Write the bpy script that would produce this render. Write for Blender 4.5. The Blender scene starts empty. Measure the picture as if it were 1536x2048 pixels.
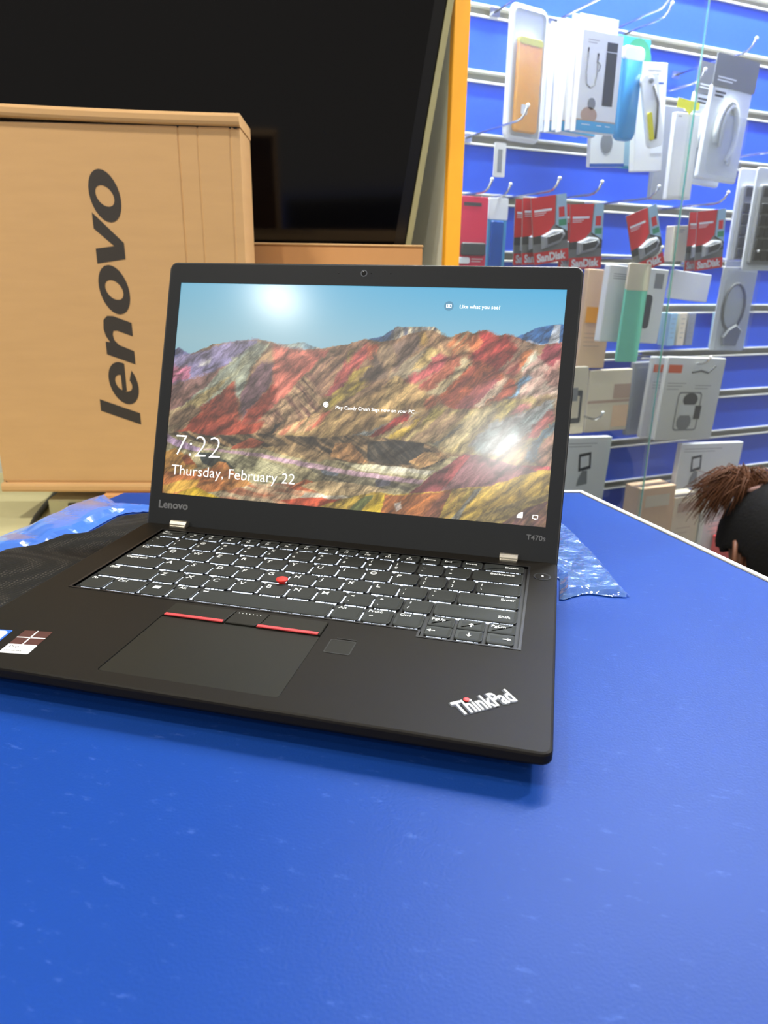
import bpy, bmesh, math, random
import numpy as np
from mathutils import Vector, Matrix
from mathutils.geometry import tessellate_polygon
random.seed(7)
SC = bpy.context.scene
COL = SC.collection

# ------------------------------------------------------------------ camera, world, lights, exposure
OZ = 1.0175                                  # height of the laptop's deck; the table top is at 1.000 m
cam = bpy.data.cameras.new('camera'); camo = bpy.data.objects.new('camera', cam); COL.objects.link(camo)
cam.sensor_fit = 'VERTICAL'; cam.sensor_height = 24.0; cam.lens = 1412.5117/2048*24.0
cam.clip_start = .01; cam.clip_end = 60
camo.matrix_world = Matrix(((.97174150, -.08772922, .21913930, -.01337612),
                            (.23559224, .30282504, -.92346808, -.26600984),
                            (.01465427, .94899978, .31493598, .19417355+OZ), (0, 0, 0, 1)))
cam.dof.use_dof = True; cam.dof.focus_distance = .45; cam.dof.aperture_fstop = 9.0
SC.camera = camo

SC.view_settings.view_transform = 'Standard'; SC.view_settings.look = 'None'
SC.view_settings.gamma = 1.0; SC.view_settings.use_curve_mapping = False
SC.view_settings.exposure = 0.0

world = bpy.data.worlds.new('shop_light'); SC.world = world; world.use_nodes = True
bg = world.node_tree.nodes['Background']; bg.inputs[0].default_value = (1.0, .93, .84, 1); bg.inputs[1].default_value = .40

def area(name, loc, target, sx, sy, power, color=(1, 1, 1), shape='RECTANGLE'):
    l = bpy.data.lights.new(name, 'AREA'); l.shape = shape; l.size = sx; l.size_y = sy; l.energy = power; l.color = color
    o = bpy.data.objects.new(name, l); COL.objects.link(o); o.location = loc
    d = Vector(target)-Vector(loc); o.rotation_euler = d.to_track_quat('-Z', 'Y').to_euler()
    return o
CEIL = 2.75
# lamps of the shop ceiling (their housings are built with the ceiling): x, y, radius, watts, colour
LAMPS = [(-1.264, -1.789, .09, 25, (1, .95, .86)), (-.2735, -3.2165, .11, 62, (1, .97, .92)), (.40, .10, .10, 8, (1, .97, .93)),
         (-.85, -.25, .10, 21, (1, .92, .78)), (1.35, -1.0, .10, 9, (1, .97, .92)), (1.15, 1.20, .10, 54, (1, .97, .93))]
for i, (x, y, r, w, c) in enumerate(LAMPS):
    area('ceiling_lamp_light', (x, y, CEIL-.035), (x, y, 0), r*1.7, r*1.7, w, c, 'DISK')
# light strip along the head of the lit display case
WTH = math.radians(37.1)
E1 = Vector((math.cos(WTH), math.sin(WTH), 0)); E2 = Vector((-math.sin(WTH), math.cos(WTH), 0)); WP = Vector((-.2108, 1.1613, 0))
def wall_pt(s, z, o): return WP+E1*s-E2*o+Vector((0, 0, z+OZ))
strip_light = area('case_strip_light', wall_pt(.55, 1.405, .165), wall_pt(.55, .2, .10), 1.5, .04, 98, (1, .99, .97))
strip_light.rotation_euler = Matrix((E1, E1.cross(Vector((0, 0, -1))).normalized()*-1, Vector((0, 0, 1)))).transposed().to_euler()

# ------------------------------------------------------------------ helpers
def lin(c):
    c = c/255.0
    return c/12.92 if c <= .04045 else ((c+.055)/1.055)**2.4
def rgb(r, g, b): return (lin(r), lin(g), lin(b), 1.0)
MATS = {}
def mat(name, col, rough=.5, metal=0.0, spec=.5, var=.05, scale=60, bump=0.0, bscale=None, emit=0.0, coat=0.0, stretch=None):
    """Principled with a procedural noise in colour (and, where asked, in relief)."""
    m = bpy.data.materials.new(name); MATS[name] = m; m.use_nodes = True
    nt = m.node_tree; b = nt.nodes['Principled BSDF']
    c = rgb(*col)
    tc = nt.nodes.new('ShaderNodeTexCoord'); mp = nt.nodes.new('ShaderNodeMapping')
    nt.links.new(tc.outputs['Object'], mp.inputs[0])
    if stretch: mp.inputs['Scale'].default_value = stretch
    nz = nt.nodes.new('ShaderNodeTexNoise'); nz.inputs['Scale'].default_value = scale; nz.inputs['Detail'].default_value = 4
    nt.links.new(mp.outputs[0], nz.inputs['Vector'])
    mx = nt.nodes.new('ShaderNodeMix'); mx.data_type = 'RGBA'
    mx.inputs[6].default_value = tuple(x*(1-var) for x in c[:3])+(1,); mx.inputs[7].default_value = tuple(min(1, x*(1+var)) for x in c[:3])+(1,)
    nt.links.new(nz.outputs[0], mx.inputs[0]); nt.links.new(mx.outputs[2], b.inputs['Base Color'])
    b.inputs['Roughness'].default_value = rough; b.inputs['Metallic'].default_value = metal
    b.inputs['Specular IOR Level'].default_value = spec
    if coat: b.inputs['Coat Weight'].default_value = coat; b.inputs['Coat Roughness'].default_value = .08
    if bump:
        n2 = nt.nodes.new('ShaderNodeTexNoise'); n2.inputs['Scale'].default_value = bscale or scale*6; n2.inputs['Detail'].default_value = 3
        nt.links.new(mp.outputs[0], n2.inputs['Vector'])
        bp = nt.nodes.new('ShaderNodeBump'); bp.inputs['Strength'].default_value = bump; bp.inputs['Distance'].default_value = .001
        nt.links.new(n2.outputs[0], bp.inputs['Height']); nt.links.new(bp.outputs[0], b.inputs['Normal'])
    if emit:
        nt.links.new(mx.outputs[2], b.inputs['Emission Color']); b.inputs['Emission Strength'].default_value = emit
    return m
def clear_mat(name, tint, mix, gloss_col=(255, 255, 255), rough=.12, body=.15, bump=0.0, bscale=40):
    """thin clear plastic or glass: tinted transparency, a little body colour and a clear reflection"""
    m = bpy.data.materials.new(name); MATS[name] = m; m.use_nodes = True; nt = m.node_tree
    for n in list(nt.nodes):
        if n.type != 'OUTPUT_MATERIAL': nt.nodes.remove(n)
    out = [n for n in nt.nodes if n.type == 'OUTPUT_MATERIAL'][0]
    tr = nt.nodes.new('ShaderNodeBsdfTransparent'); tr.inputs[0].default_value = rgb(*tint)
    df = nt.nodes.new('ShaderNodeBsdfDiffuse'); df.inputs[0].default_value = rgb(*gloss_col)
    gl = nt.nodes.new('ShaderNodeBsdfGlossy'); gl.inputs[0].default_value = (1, 1, 1, 1); gl.inputs['Roughness'].default_value = rough
    fr = nt.nodes.new('ShaderNodeFresnel'); fr.inputs[0].default_value = 1.5
    ml = nt.nodes.new('ShaderNodeMath'); ml.operation = 'MULTIPLY'; ml.inputs[1].default_value = mix; ml.use_clamp = True
    nt.links.new(fr.outputs[0], ml.inputs[0])
    m1 = nt.nodes.new('ShaderNodeMixShader'); m1.inputs[0].default_value = body
    nt.links.new(tr.outputs[0], m1.inputs[1]); nt.links.new(df.outputs[0], m1.inputs[2])
    m2 = nt.nodes.new('ShaderNodeMixShader')
    nt.links.new(ml.outputs[0], m2.inputs[0]); nt.links.new(m1.outputs[0], m2.inputs[1]); nt.links.new(gl.outputs[0], m2.inputs[2])
    nt.links.new(m2.outputs[0], out.inputs[0])
    if bump:
        tc = nt.nodes.new('ShaderNodeTexCoord'); nz = nt.nodes.new('ShaderNodeTexNoise'); nz.inputs['Scale'].default_value = bscale
        nt.links.new(tc.outputs['Object'], nz.inputs['Vector'])
        bp = nt.nodes.new('ShaderNodeBump'); bp.inputs['Strength'].default_value = bump; bp.inputs['Distance'].default_value = .004
        nt.links.new(nz.outputs[0], bp.inputs['Height']); nt.links.new(bp.outputs[0], gl.inputs['Normal'])
    return m

def rrect(x0, x1, y0, y1, r, seg=4, rb=None):
    """rounded rectangle, counter-clockwise; rb = radius of the two lower corners"""
    rb = r if rb is None else rb; out = []
    for cx, cy, a0, q in ((x1-rb, y0+rb, -90, rb), (x1-r, y1-r, 0, r), (x0+r, y1-r, 90, r), (x0+rb, y0+rb, 180, rb)):
        if q <= 0: out.append((cx, cy)); continue
        for k in range(seg+1):
            a = math.radians(a0+90*k/seg); out.append((cx+q*math.cos(a), cy+q*math.sin(a)))
    return out
def circle(cx, cy, r, n=20, ry=None):
    ry = r if ry is None else ry
    return [(cx+r*math.cos(2*math.pi*k/n), cy+ry*math.sin(2*math.pi*k/n)) for k in range(n)]
def inset(poly, d):
    n = len(poly); out = []
    for i in range(n):
        p0 = Vector(poly[i-1]); p1 = Vector(poly[i]); p2 = Vector(poly[(i+1) % n])
        a = (p1-p0); b = (p2-p1)
        if a.length < 1e-9 or b.length < 1e-9: out.append(tuple(p1)); continue
        a.normalize(); b.normalize()
        na = Vector((-a.y, a.x)); nb = Vector((-b.y, b.x)); k = na+nb
        s = k.length_squared
        k = na if s < 1e-6 else k*(2/s)
        if k.length > 3: k = k.normalized()*3
        out.append(tuple(p1+k*d))
    return out
class MB:
    """collects shapes for ONE mesh object"""
    def __init__(s): s.v = []; s.f = []; s.m = []; s.T = None
    def add(s, vs, fs, mi=0):
        b = len(s.v)
        for v in vs:
            v = Vector(v)
            s.v.append(tuple(s.T @ v) if s.T is not None else tuple(v))
        for f in fs: s.f.append(tuple(b+i for i in f)); s.m.append(mi)
        return s
    def box(s, x0, x1, y0, y1, z0, z1, mi=0):
        return s.add([(x0, y0, z0), (x1, y0, z0), (x1, y1, z0), (x0, y1, z0), (x0, y0, z1), (x1, y0, z1), (x1, y1, z1), (x0, y1, z1)],
                     [(3, 2, 1, 0), (4, 5, 6, 7), (0, 1, 5, 4), (1, 2, 6, 5), (2, 3, 7, 6), (3, 0, 4, 7)], mi)
    def loops(s, ls, mi=0, cap0=True, cap1=True):
        n = len(ls[0]); vs = [v for l in ls for v in l]; fs = []
        for k in range(len(ls)-1):
            for i in range(n):
                j = (i+1) % n; fs.append((k*n+i, k*n+j, (k+1)*n+j, (k+1)*n+i))
        if cap0: fs.append(tuple(reversed(range(n))))
        if cap1: fs.append(tuple(range((len(ls)-1)*n, len(ls)*n)))
        return s.add(vs, fs, mi)
    def prism(s, poly, z0, z1, mi=0, c=0.0):
        """upright prism of a polygon; c = chamfer of the edges"""
        A = lambda p, z: [(x, y, z) for x, y in p]
        if c:
            i = inset(poly, c); return s.loops([A(i, z0), A(poly, z0+c), A(poly, z1-c), A(i, z1)], mi)
        return s.loops([A(poly, z0), A(poly, z1)], mi)
    def holed(s, outer, holes, z, mi=0, flip=False):
        ls = [[Vector((x, y, 0)) for x, y in l] for l in [outer]+holes]
        tris = tessellate_polygon(ls); flat = [(v.x, v.y, z) for l in ls for v in l]; fs = []
        for t in tris:
            a, b, c = [flat[i] for i in t]
            k = (b[0]-a[0])*(c[1]-a[1])-(b[1]-a[1])*(c[0]-a[0])
            if abs(k) < 1e-14: continue
            fs.append(tuple(t) if (k > 0) != flip else tuple(reversed(t)))
        return s.add(flat, fs, mi)
    def wall(s, poly, z0, z1, mi=0):
        A = lambda p, z: [(x, y, z) for x, y in p]
        return s.loops([A(poly, z0), A(poly, z1)], mi, False, False)
    def tube(s, path, r, n=8, mi=0, cap=True):
        P = [Vector(p) for p in path]; R = r if isinstance(r, (list, tuple)) else [r]*len(P); ls = []
        t0 = (P[1]-P[0]).normalized(); u = t0.orthogonal().normalized()
        for i, p in enumerate(P):
            t = (P[min(i+1, len(P)-1)]-P[max(i-1, 0)]).normalized()
            u = (u-t*u.dot(t)).normalized(); w = t.cross(u)
            ls.append([tuple(p+(u*math.cos(2*math.pi*k/n)+w*math.sin(2*math.pi*k/n))*R[i]) for k in range(n)])
        return s.loops(ls, mi, cap, cap)
    def lathe(s, prof, n=24, mi=0, c=(0, 0)):
        ls = [[(c[0]+r*math.cos(2*math.pi*k/n), c[1]+r*math.sin(2*math.pi*k/n), z) for k in range(n)] for r, z in prof]
        return s.loops(ls, mi)
    def ball(s, c, r, n=10, mi=0, sc=(1, 1, 1)):
        ls = []
        for i in range(1, n):
            a = math.pi*i/n-math.pi/2
            ls.append([(c[0]+sc[0]*r*math.cos(a)*math.cos(2*math.pi*k/(2*n)), c[1]+sc[1]*r*math.cos(a)*math.sin(2*math.pi*k/(2*n)), c[2]+sc[2]*r*math.sin(a)) for k in range(2*n)])
        return s.loops(ls, mi)
    def build(s, name, mats, parent=None, M=None, smooth=False, mods=()):
        me = bpy.data.meshes.new(name); me.from_pydata(s.v, [], s.f)
        for m in (mats if isinstance(mats, (list, tuple)) else [mats]): me.materials.append(MATS[m])
        me.polygons.foreach_set('material_index', s.m)
        if smooth: me.polygons.foreach_set('use_smooth', [True]*len(me.polygons))
        me.update()
        return link(name, me, parent, M)
def link(name, me, parent=None, M=None):
    o = bpy.data.objects.new(name, me); COL.objects.link(o)
    if parent is not None: o.parent = parent
    if M is not None: o.matrix_local = M
    return o
def thing(name, label, cat, M=None, group=None):
    o = bpy.data.objects.new(name, None); COL.objects.link(o); o.empty_display_size = .02
    if M is not None: o.matrix_world = M if isinstance(M, Matrix) else Matrix.Translation(M)
    return tag(o, label, cat, group)
def tag(o, label, cat, group=None):
    o['label'] = label; o['category'] = cat
    if group: o['group'] = group
    return o
def struct(o, label=None):
    o['kind'] = 'structure'
    if label: o['label'] = label; o['category'] = o.name.split('.')[0].split('_')[0]
    return o
def text(s, size, bold=0.0, align='LEFT', shear=0.0, space=1.0, wid=1.0):
    """flat lettering with the built-in font: (verts, faces)"""
    cu = bpy.data.curves.new('lettering', 'FONT'); cu.body = s; cu.size = size; cu.align_x = align; cu.offset = bold
    cu.shear = shear; cu.space_character = space; cu.resolution_u = 3
    o = bpy.data.objects.new('lettering', cu); me = o.to_mesh()
    vs = [(v.co.x*wid, v.co.y, v.co.z) for v in me.vertices]; fs = [tuple(p.vertices) for p in me.polygons]
    o.to_mesh_clear(); bpy.data.objects.remove(o); bpy.data.curves.remove(cu)
    return vs, fs
def put(mb, vf, x, y, z, mi=0, rot=0.0, fit=None):
    """lay lettering on a plane z; fit = wanted width"""
    vs, fs = vf
    k = 1.0
    if fit:
        w = max(v[0] for v in vs)-min(v[0] for v in vs); k = fit/w
    ca, sa = math.cos(rot), math.sin(rot)
    mb.add([(x+(v[0]*ca-v[1]*sa)*k, y+(v[0]*sa+v[1]*ca)*k, z) for v in vs], fs, mi)
def soft_patch(poly, step, hfun, z0, fall):
    """limp sheet over a polygon; rises from z0 at the rim by hfun(x, y)"""
    xs = [p[0] for p in poly]; ys = [p[1] for p in poly]
    nx = int((max(xs)-min(xs))/step)+2; ny = int((max(ys)-min(ys))/step)+2
    gx = np.linspace(min(xs)-step, max(xs)+step, nx); gy = np.linspace(min(ys)-step, max(ys)+step, ny)
    X, Y = np.meshgrid(gx, gy); ins = inside(X, Y, poly)
    D = np.full(X.shape, 9.0); NX = X.copy(); NY = Y.copy(); n = len(poly)
    for i in range(n):
        (ax, ay), (bx, by) = poly[i], poly[(i+1) % n]; dx, dy = bx-ax, by-ay; L = dx*dx+dy*dy
        if L < 1e-14: continue
        t = np.clip(((X-ax)*dx+(Y-ay)*dy)/L, 0, 1); qx = ax+t*dx; qy = ay+t*dy; d = np.hypot(X-qx, Y-qy)
        k = d < D; D = np.where(k, d, D); NX = np.where(k, qx, NX); NY = np.where(k, qy, NY)
    use = np.zeros(X.shape, bool); cells = []
    for j in range(ny-1):
        for i in range(nx-1):
            q = ((j, i), (j, i+1), (j+1, i+1), (j+1, i))
            if sum(ins[a] for a in q) >= 2:
                cells.append(q)
    mb = MB(); idx = {}
    def vid(a):
        if a not in idx:
            idx[a] = len(mb.v)
            if ins[a]: x, y, d = X[a], Y[a], D[a]
            else: x, y, d = NX[a], NY[a], 0.0
            w = min(1, d/fall); w = w*w*(3-2*w)
            mb.v.append((float(x), float(y), float(z0+hfun(x, y)*w)))
        return idx[a]
    for q in cells: mb.f.append(tuple(vid(a) for a in q)); mb.m.append(0)
    return mb

# ------------------------------------------------------------------ the picture shown on the display (flat print, painted procedurally)
# outline (per mille of the panel), colour, second colour of the strata, their angle, frequency, amount, wobble
SHAPES=[
([-1,320,9,308,37,332,62,349,89,361,0,463],(92,96,140),(120,120,160),40,14,0.6,1),
([268,288,315,274,359,262,404,286,431,303,299,346],(112,158,186),(205,200,170),20,10,0.7,1),
([887,214,923,178,943,162,978,149,1003,144,1006,253,904,260],(52,108,172),(70,125,185),50,10,0.6,1),
([978,149,994,148,991,233,966,235],(196,200,205),(150,170,195),40,14,0.6,1),
([526,240,570,215,584,192,707,186,710,251,527,263],(70,110,160),(43,68,99),40,14,0.6,1),
([579,259,586,195,596,178,669,172,691,171,710,194,714,272],(222,204,164),(50,62,100),80,22,0.75,1),
([902,226,925,216,949,231,1002,220,1005,295,906,302],(205,205,215),(150,165,200),40,14,0.6,1),
([-13,359,12,358,51,333,106,287,156,275,232,254,274,267,310,293,351,299,404,289,469,266,520,238,559,245,596,234,627,210,664,190,692,189,708,203,725,215,739,214,757,196,774,186,787,196,805,187,819,179,835,196,848,206,865,194,886,203,914,223,949,236,1002,220,1030,796,5,939],(168,134,96),(112,84,68),42,16,0.75,1),
([-13,359,51,333,156,275,232,254,202,353,108,454,-2,559],(140,128,160),(110,105,140),45,9,0.6,1),
([-11,397,54,402,45,450,-6,483],(188,110,130),(150,90,120),40,14,0.6,1),
([72,367,108,351,104,379,71,396],(205,200,190),(150,140,170),40,14,0.6,1),
([-9,488,106,419,154,375,124,476,0,654],(150,108,92),(110,82,82),42,14,0.7,1),
([154,375,232,263,268,279,225,386,198,540,179,542,179,448,127,535,0,720,-5,642,109,466],(172,172,140),(140,150,140),45,11,0.7,1),
([124,476,167,431,87,586,-1,678,-4,630],(190,168,110),(150,130,90),45,12,0.6,1),
([179,453,190,540,209,622,119,636,84,586,141,517],(170,80,58),(125,56,48),60,10,0.6,1),
([252,354,285,370,285,444,229,583,212,627,198,540,221,433],(124,92,98),(98,70,82),50,9,0.6,1),
([276,279,351,299,431,291,388,374,309,529,252,622,199,656,228,572,288,458],(204,112,92),(178,88,76),48,7,0.6,1),
([286,462,306,479,259,626,202,651,235,571],(182,78,58),(140,60,52),50,9,0.6,1),
([373,405,409,379,432,518,393,594,287,642,265,630,322,517],(196,160,118),(112,74,66),-42,30,0.85,1),
([388,374,469,271,520,241,540,262,488,389,429,518,408,474,394,412],(172,132,98),(118,86,72),45,26,0.85,1),
([472,334,527,251,545,284,490,422,429,518,440,460],(186,88,76),(130,62,68),45,22,0.8,1),
([498,265,484,299,474,356,492,314],(206,172,96),(127,106,59),40,14,0.6,1),
([527,258,557,261,556,294,540,329,533,298],(214,96,66),(236,150,110),40,14,0.6,1),
([545,351,488,389,503,365,478,435,436,517,418,546,469,514,542,418],(196,168,66),(140,114,70),42,16,0.8,1),
([545,284,578,359,592,396,545,427,516,420,542,362],(128,106,88),(84,70,62),55,18,0.9,1),
([560,261,593,258,607,313,592,396,578,359,560,310],(160,132,98),(110,92,74),60,14,0.8,1),
([593,258,658,193,667,254,629,322,595,396,607,313],(142,114,96),(96,80,72),45,14,0.8,1),
([658,193,670,192,677,253,663,258],(224,176,92),(138,109,57),40,14,0.6,1),
([677,253,685,195,713,203,730,250,743,288,714,316,687,274],(188,150,104),(130,96,74),-50,14,0.7,1),
([629,322,686,261,713,299,655,391,618,412,592,400],(158,142,112),(118,104,86),42,22,0.85,1),
([712,284,737,297,716,360,645,436,619,416,673,363],(196,98,92),(150,70,74),42,18,0.7,1),
([688,261,716,272,678,341,642,376,664,309],(206,176,110),(170,140,90),42,14,0.6,1),
([743,284,762,295,725,398,674,455,658,441,716,360],(120,64,56),(200,90,80),42,16,0.7,1),
([726,250,739,219,757,200,776,190,794,207,810,236,784,300,744,288],(204,120,74),(202,184,138),50,26,0.9,1),
([805,189,819,181,837,200,849,208,867,196,889,209,908,225,915,259,867,359,844,367,793,315,784,300,810,244],(198,78,66),(158,50,50),50,12,0.8,1),
([787,198,803,197,813,223,803,267,782,268],(214,120,74),(132,74,45),40,14,0.6,1),
([862,365,903,239,920,254,915,344,900,375],(152,52,54),(196,150,120),48,20,0.7,1),
([920,246,936,266,924,312,908,340,907,285],(212,128,78),(190,96,70),40,14,0.6,1),
([878,210,914,225,938,247,916,263,868,352,856,353,904,264],(196,160,128),(150,110,92),45,14,0.6,1),
([936,258,956,282,982,328,1001,348,1002,453,938,474,910,472,915,348],(188,184,160),(196,150,136),45,10,0.8,1),
([949,282,966,235,1002,220,1002,327,982,331],(176,78,84),(130,56,68),50,14,0.6,1),
([962,345,1001,295,1002,411,976,403],(186,140,124),(160,110,100),40,14,0.6,1),
([904,396,930,368,936,385,918,412,904,456,882,479,901,431],(110,156,192),(160,180,195),50,14,0.6,1),
([767,304,794,315,793,328,721,468,694,471,679,455,732,385],(220,200,156),(176,150,104),48,22,0.7,1),
([743,284,774,303,733,398,684,459,668,447,716,371],(150,82,62),(206,120,90),48,14,0.5,1),
([792,319,814,313,834,333,867,374,898,384,904,409,884,468,850,491,809,516,755,526,728,503,712,482,749,414],(206,104,64),(150,70,62),50,9,0.7,1),
([788,462,822,405,863,383,854,456,821,507,755,524],(160,86,92),(196,100,80),48,12,0.7,1),
([872,373,884,379,850,478,821,511,809,508],(216,190,158),(190,140,120),48,9,0.6,1),
([504,690,426,699,290,697,368,619,425,563,495,512,552,484,605,397,626,411,659,421,686,458,729,516,755,530,715,574,680,630,632,675],(192,158,100),(134,104,72),48,13,0.8,1),
([368,626,419,575,445,566,410,656,318,693,263,700],(206,172,120),(200,92,72),52,22,0.8,1),
([416,519,493,471,543,440,482,513,420,587,431,552],(180,156,66),(110,92,62),38,16,0.8,1),
([605,397,621,411,623,499,600,546,550,573,584,481],(206,172,112),(170,132,84),60,8,0.6,1),
([688,493,707,474,723,503,709,524,687,528],(214,120,84),(132,74,52),40,14,0.6,1),
([676,543,615,589,504,672,530,678,579,637,652,574],(170,176,168),(130,130,124),40,14,0.7,1),
([652,574,648,546,591,613,549,669,575,671,617,628],(164,58,52),(130,44,46),40,12,0.6,1),
([289,674,304,645,328,626,290,697,268,699],(54,54,50),(33,33,31),40,14,0.6,1),
([571,676,643,590,679,560,707,524,749,529,809,516,850,491,884,475,926,464,999,443,1011,778,881,753,790,726,709,710,633,684],(174,154,100),(138,108,86),44,17,0.75,1),
([594,675,665,588,689,563,632,671],(206,172,66),(150,120,70),42,16,0.7,1),
([707,527,737,528,704,601,675,644,690,581],(198,176,92),(140,110,92),50,10,0.6,1),
([809,519,868,493,885,481,826,609,758,704,733,685,777,593],(182,166,116),(150,132,100),46,12,0.6,1),
([868,493,907,468,904,498,885,549,860,563],(206,184,100),(180,150,90),46,10,0.6,1),
([887,539,927,484,946,494,918,540],(190,116,112),(170,120,110),40,14,0.6,1),
([854,574,929,526,997,456,996,527,933,619,891,709,831,712,805,676],(140,160,158),(168,150,146),46,12,0.7,1),
([946,592,986,507,999,498,999,544,964,619,934,640],(184,92,86),(150,90,90),48,12,0.6,1),
([1000,552,1004,590,970,657,965,731,936,724,945,664],(84,112,128),(110,130,130),50,10,0.6,1),
([1004,594,1007,747,965,746,969,674],(170,130,100),(140,96,90),50,12,0.6,1),
([706,701,754,622,794,581,732,674,721,708],(104,104,100),(140,136,110),42,10,0.6,1),
([-1,730,47,691,81,612,119,594,159,588,192,624,221,644,273,629,255,687,194,717,67,736,-1,739],(172,76,54),(128,56,44),30,12,0.7,1),
([-2,611,65,581,93,592,51,663,4,720],(176,156,112),(120,86,70),38,10,0.6,1),
([-8,716,123,716,262,691,399,689,530,687,707,675,759,730,796,732,743,890,520,979,-4,1035],(180,166,122),(126,116,84),-12,26,0.7,0.4),
([-2,716,62,699,123,716,262,688,425,690,529,665,632,675,695,677,729,703,762,734,727,769,696,799,638,793,497,790,321,757,154,759,96,747],(66,58,48),(196,156,104),-28,20,0.75,0.4),
([550,694,632,679,695,681,685,778,625,786,555,778],(44,44,42),(120,104,80),-40,22,0.5,0.4),
([466,712,505,699,555,784,510,792,456,768],(204,150,92),(120,84,56),-50,16,0.6,0.4),
([656,771,697,722,734,718,748,738,713,779,688,791],(206,164,104),(150,104,66),-30,14,0.6,0.4),
([196,749,236,712,278,726,252,756,183,770],(166,82,56),(110,60,48),20,12,0.6,0.4),
([266,752,374,728,456,775,431,800,322,775],(196,164,110),(130,104,76),-25,20,0.6,0.4),
([98,780,155,785,325,821,381,864,330,928,204,888,159,859],(190,182,140),(110,106,76),-20,30,0.7,0.4),
([92,797,127,793,172,822,202,853,160,875,109,842],(46,56,56),(90,90,70),40,14,0.6,0.4),
([392,817,512,824,628,841,679,856,663,902,567,901,449,877],(150,140,108),(88,84,70),-14,30,0.8,0.4),
([433,830,459,819,486,838,477,857,445,855],(160,170,180),(60,64,70),40,14,0.6,0.4),
([578,863,622,846,617,880,582,890],(120,118,130),(50,50,54),40,14,0.6,0.4),
([497,799,587,791,701,798,729,799,703,833,615,827,537,820],(224,216,190),(190,180,130),-6,12,0.6,0.4),
([-2,716,26,741,98,775,96,794,25,775,0,758],(200,166,196),(180,150,180),-20,4,0.6,0.4),
([92,776,155,773,267,780,378,800,512,824,615,836,703,842,690,861,616,858,513,846,379,823,268,798],(200,164,172),(186,150,160),-9,5,0.5,0.4),
([-8,812,25,784,50,802,84,845,97,867,47,909,-5,916],(196,142,66),(170,112,52),30,10,0.6,0.4),
([48,826,62,803,91,856,62,860],(176,92,50),(109,57,31),40,14,0.6,0.4),
([131,863,158,829,175,833,206,883,254,923,180,966,109,983,-3,1016,-10,893,47,904],(190,112,58),(206,150,80),20,10,0.7,0.4),
([-1,963,48,933,106,920,96,961,9,1009],(214,164,66),(170,120,50),40,14,0.6,0.4),
([52,991,93,959,114,966,168,1005,125,1016,24,1012],(200,164,36),(150,120,36),20,8,0.6,0.4),
([166,975,254,923,383,898,519,968,496,1016,335,1012,168,1009],(206,180,140),(176,96,64),-6,20,0.8,0.4),
([355,931,383,895,398,882,436,897,480,918,438,933],(204,120,72),(176,76,50),20,10,0.6,0.4),
([399,941,491,934,518,948,454,971,387,967],(226,210,180),(140,130,111),40,14,0.6,0.4),
([333,985,413,959,506,959,468,987,389,1017],(198,84,52),(150,56,40),-4,14,0.6,0.4),
([384,913,435,879,541,882,618,898,543,935,452,944],(214,186,140),(180,150,100),-8,12,0.6,0.4),
([663,913,704,846,738,793,767,757,793,719,826,717,862,730,917,750,954,745,998,750,999,779,932,821,862,854,815,861,743,893],(142,98,98),(118,76,82),60,9,0.6,0.4),
([663,913,704,846,767,757,786,733,764,812,743,890],(124,66,70),(150,70,70),50,9,0.6,0.4),
([767,757,790,722,808,724,781,798,754,867,746,836],(186,86,86),(150,76,80),55,7,0.6,0.4),
([928,747,998,746,998,759,964,767],(206,88,92),(127,54,57),40,14,0.6,0.4),
([379,1069,442,995,493,961,556,922,596,910,632,918,743,884,815,856,862,845,930,793,971,766,1001,758,1010,1041,380,1091],(198,164,62),(150,118,46),35,24,0.7,0.4),
([520,990,556,933,579,926,547,1008,509,1014],(108,116,62),(90,96,50),40,14,0.6,0.4),
([567,1016,550,1008,584,920,609,921,597,1016],(212,178,40),(170,140,36),40,14,0.6,0.4),
([597,1020,609,921,645,920,743,888,773,871,743,1014],(182,108,50),(120,70,40),45,20,0.8,0.4),
([706,1016,733,925,758,888,768,898,737,1018],(122,70,52),(150,90,50),40,14,0.6,0.4),
([773,871,815,859,811,913,779,993,762,1011],(206,176,70),(140,96,56),50,14,0.6,0.4),
([768,1017,801,940,827,863,846,856,812,934,792,1013],(170,168,150),(110,104,90),50,14,0.6,0.4),
([811,1016,878,935,958,880,1003,853,1005,884,938,947,877,1021],(176,150,70),(110,90,56),25,24,0.6,0.4),
([877,1027,916,974,949,930,1000,889,1005,1031],(96,62,62),(160,120,70),50,22,0.6,0.4),
([632,957,646,942,652,976,639,992],(232,226,214),(200,150,120),40,14,0.6,0.4)]
def vnoise(x, y, seed):
    xi = np.floor(x).astype(np.int64); yi = np.floor(y).astype(np.int64)
    fx = x-xi; fy = y-yi; fx = fx*fx*(3-2*fx); fy = fy*fy*(3-2*fy)
    def h(a, b):
        n = (a*374761393+b*668265263+seed*974634777) & 0x7fffffff
        n = ((n ^ (n >> 13))*1274126177) & 0x7fffffff
        return ((n ^ (n >> 16)) & 0xffff)/65535.0
    return (h(xi, yi)*(1-fx)+h(xi+1, yi)*fx)*(1-fy)+(h(xi, yi+1)*(1-fx)+h(xi+1, yi+1)*fx)*fy
def fbm(x, y, seed, n=3):
    s = 0; a = .5
    for k in range(n):
        s = s+a*vnoise(x, y, seed+k); x = x*2.1; y = y*2.1; a *= .5
    return s/(1-.5**n)
def inside(px, py, pts):
    r = np.zeros(px.shape, bool); n = len(pts)
    for i in range(n):
        x0, y0 = pts[i]; x1, y1 = pts[(i+1) % n]
        if y0 == y1: continue
        c = ((y0 > py) != (y1 > py)) & (px < (x1-x0)*(py-y0)/(y1-y0)+x0)
        r ^= c
    return r
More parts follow.
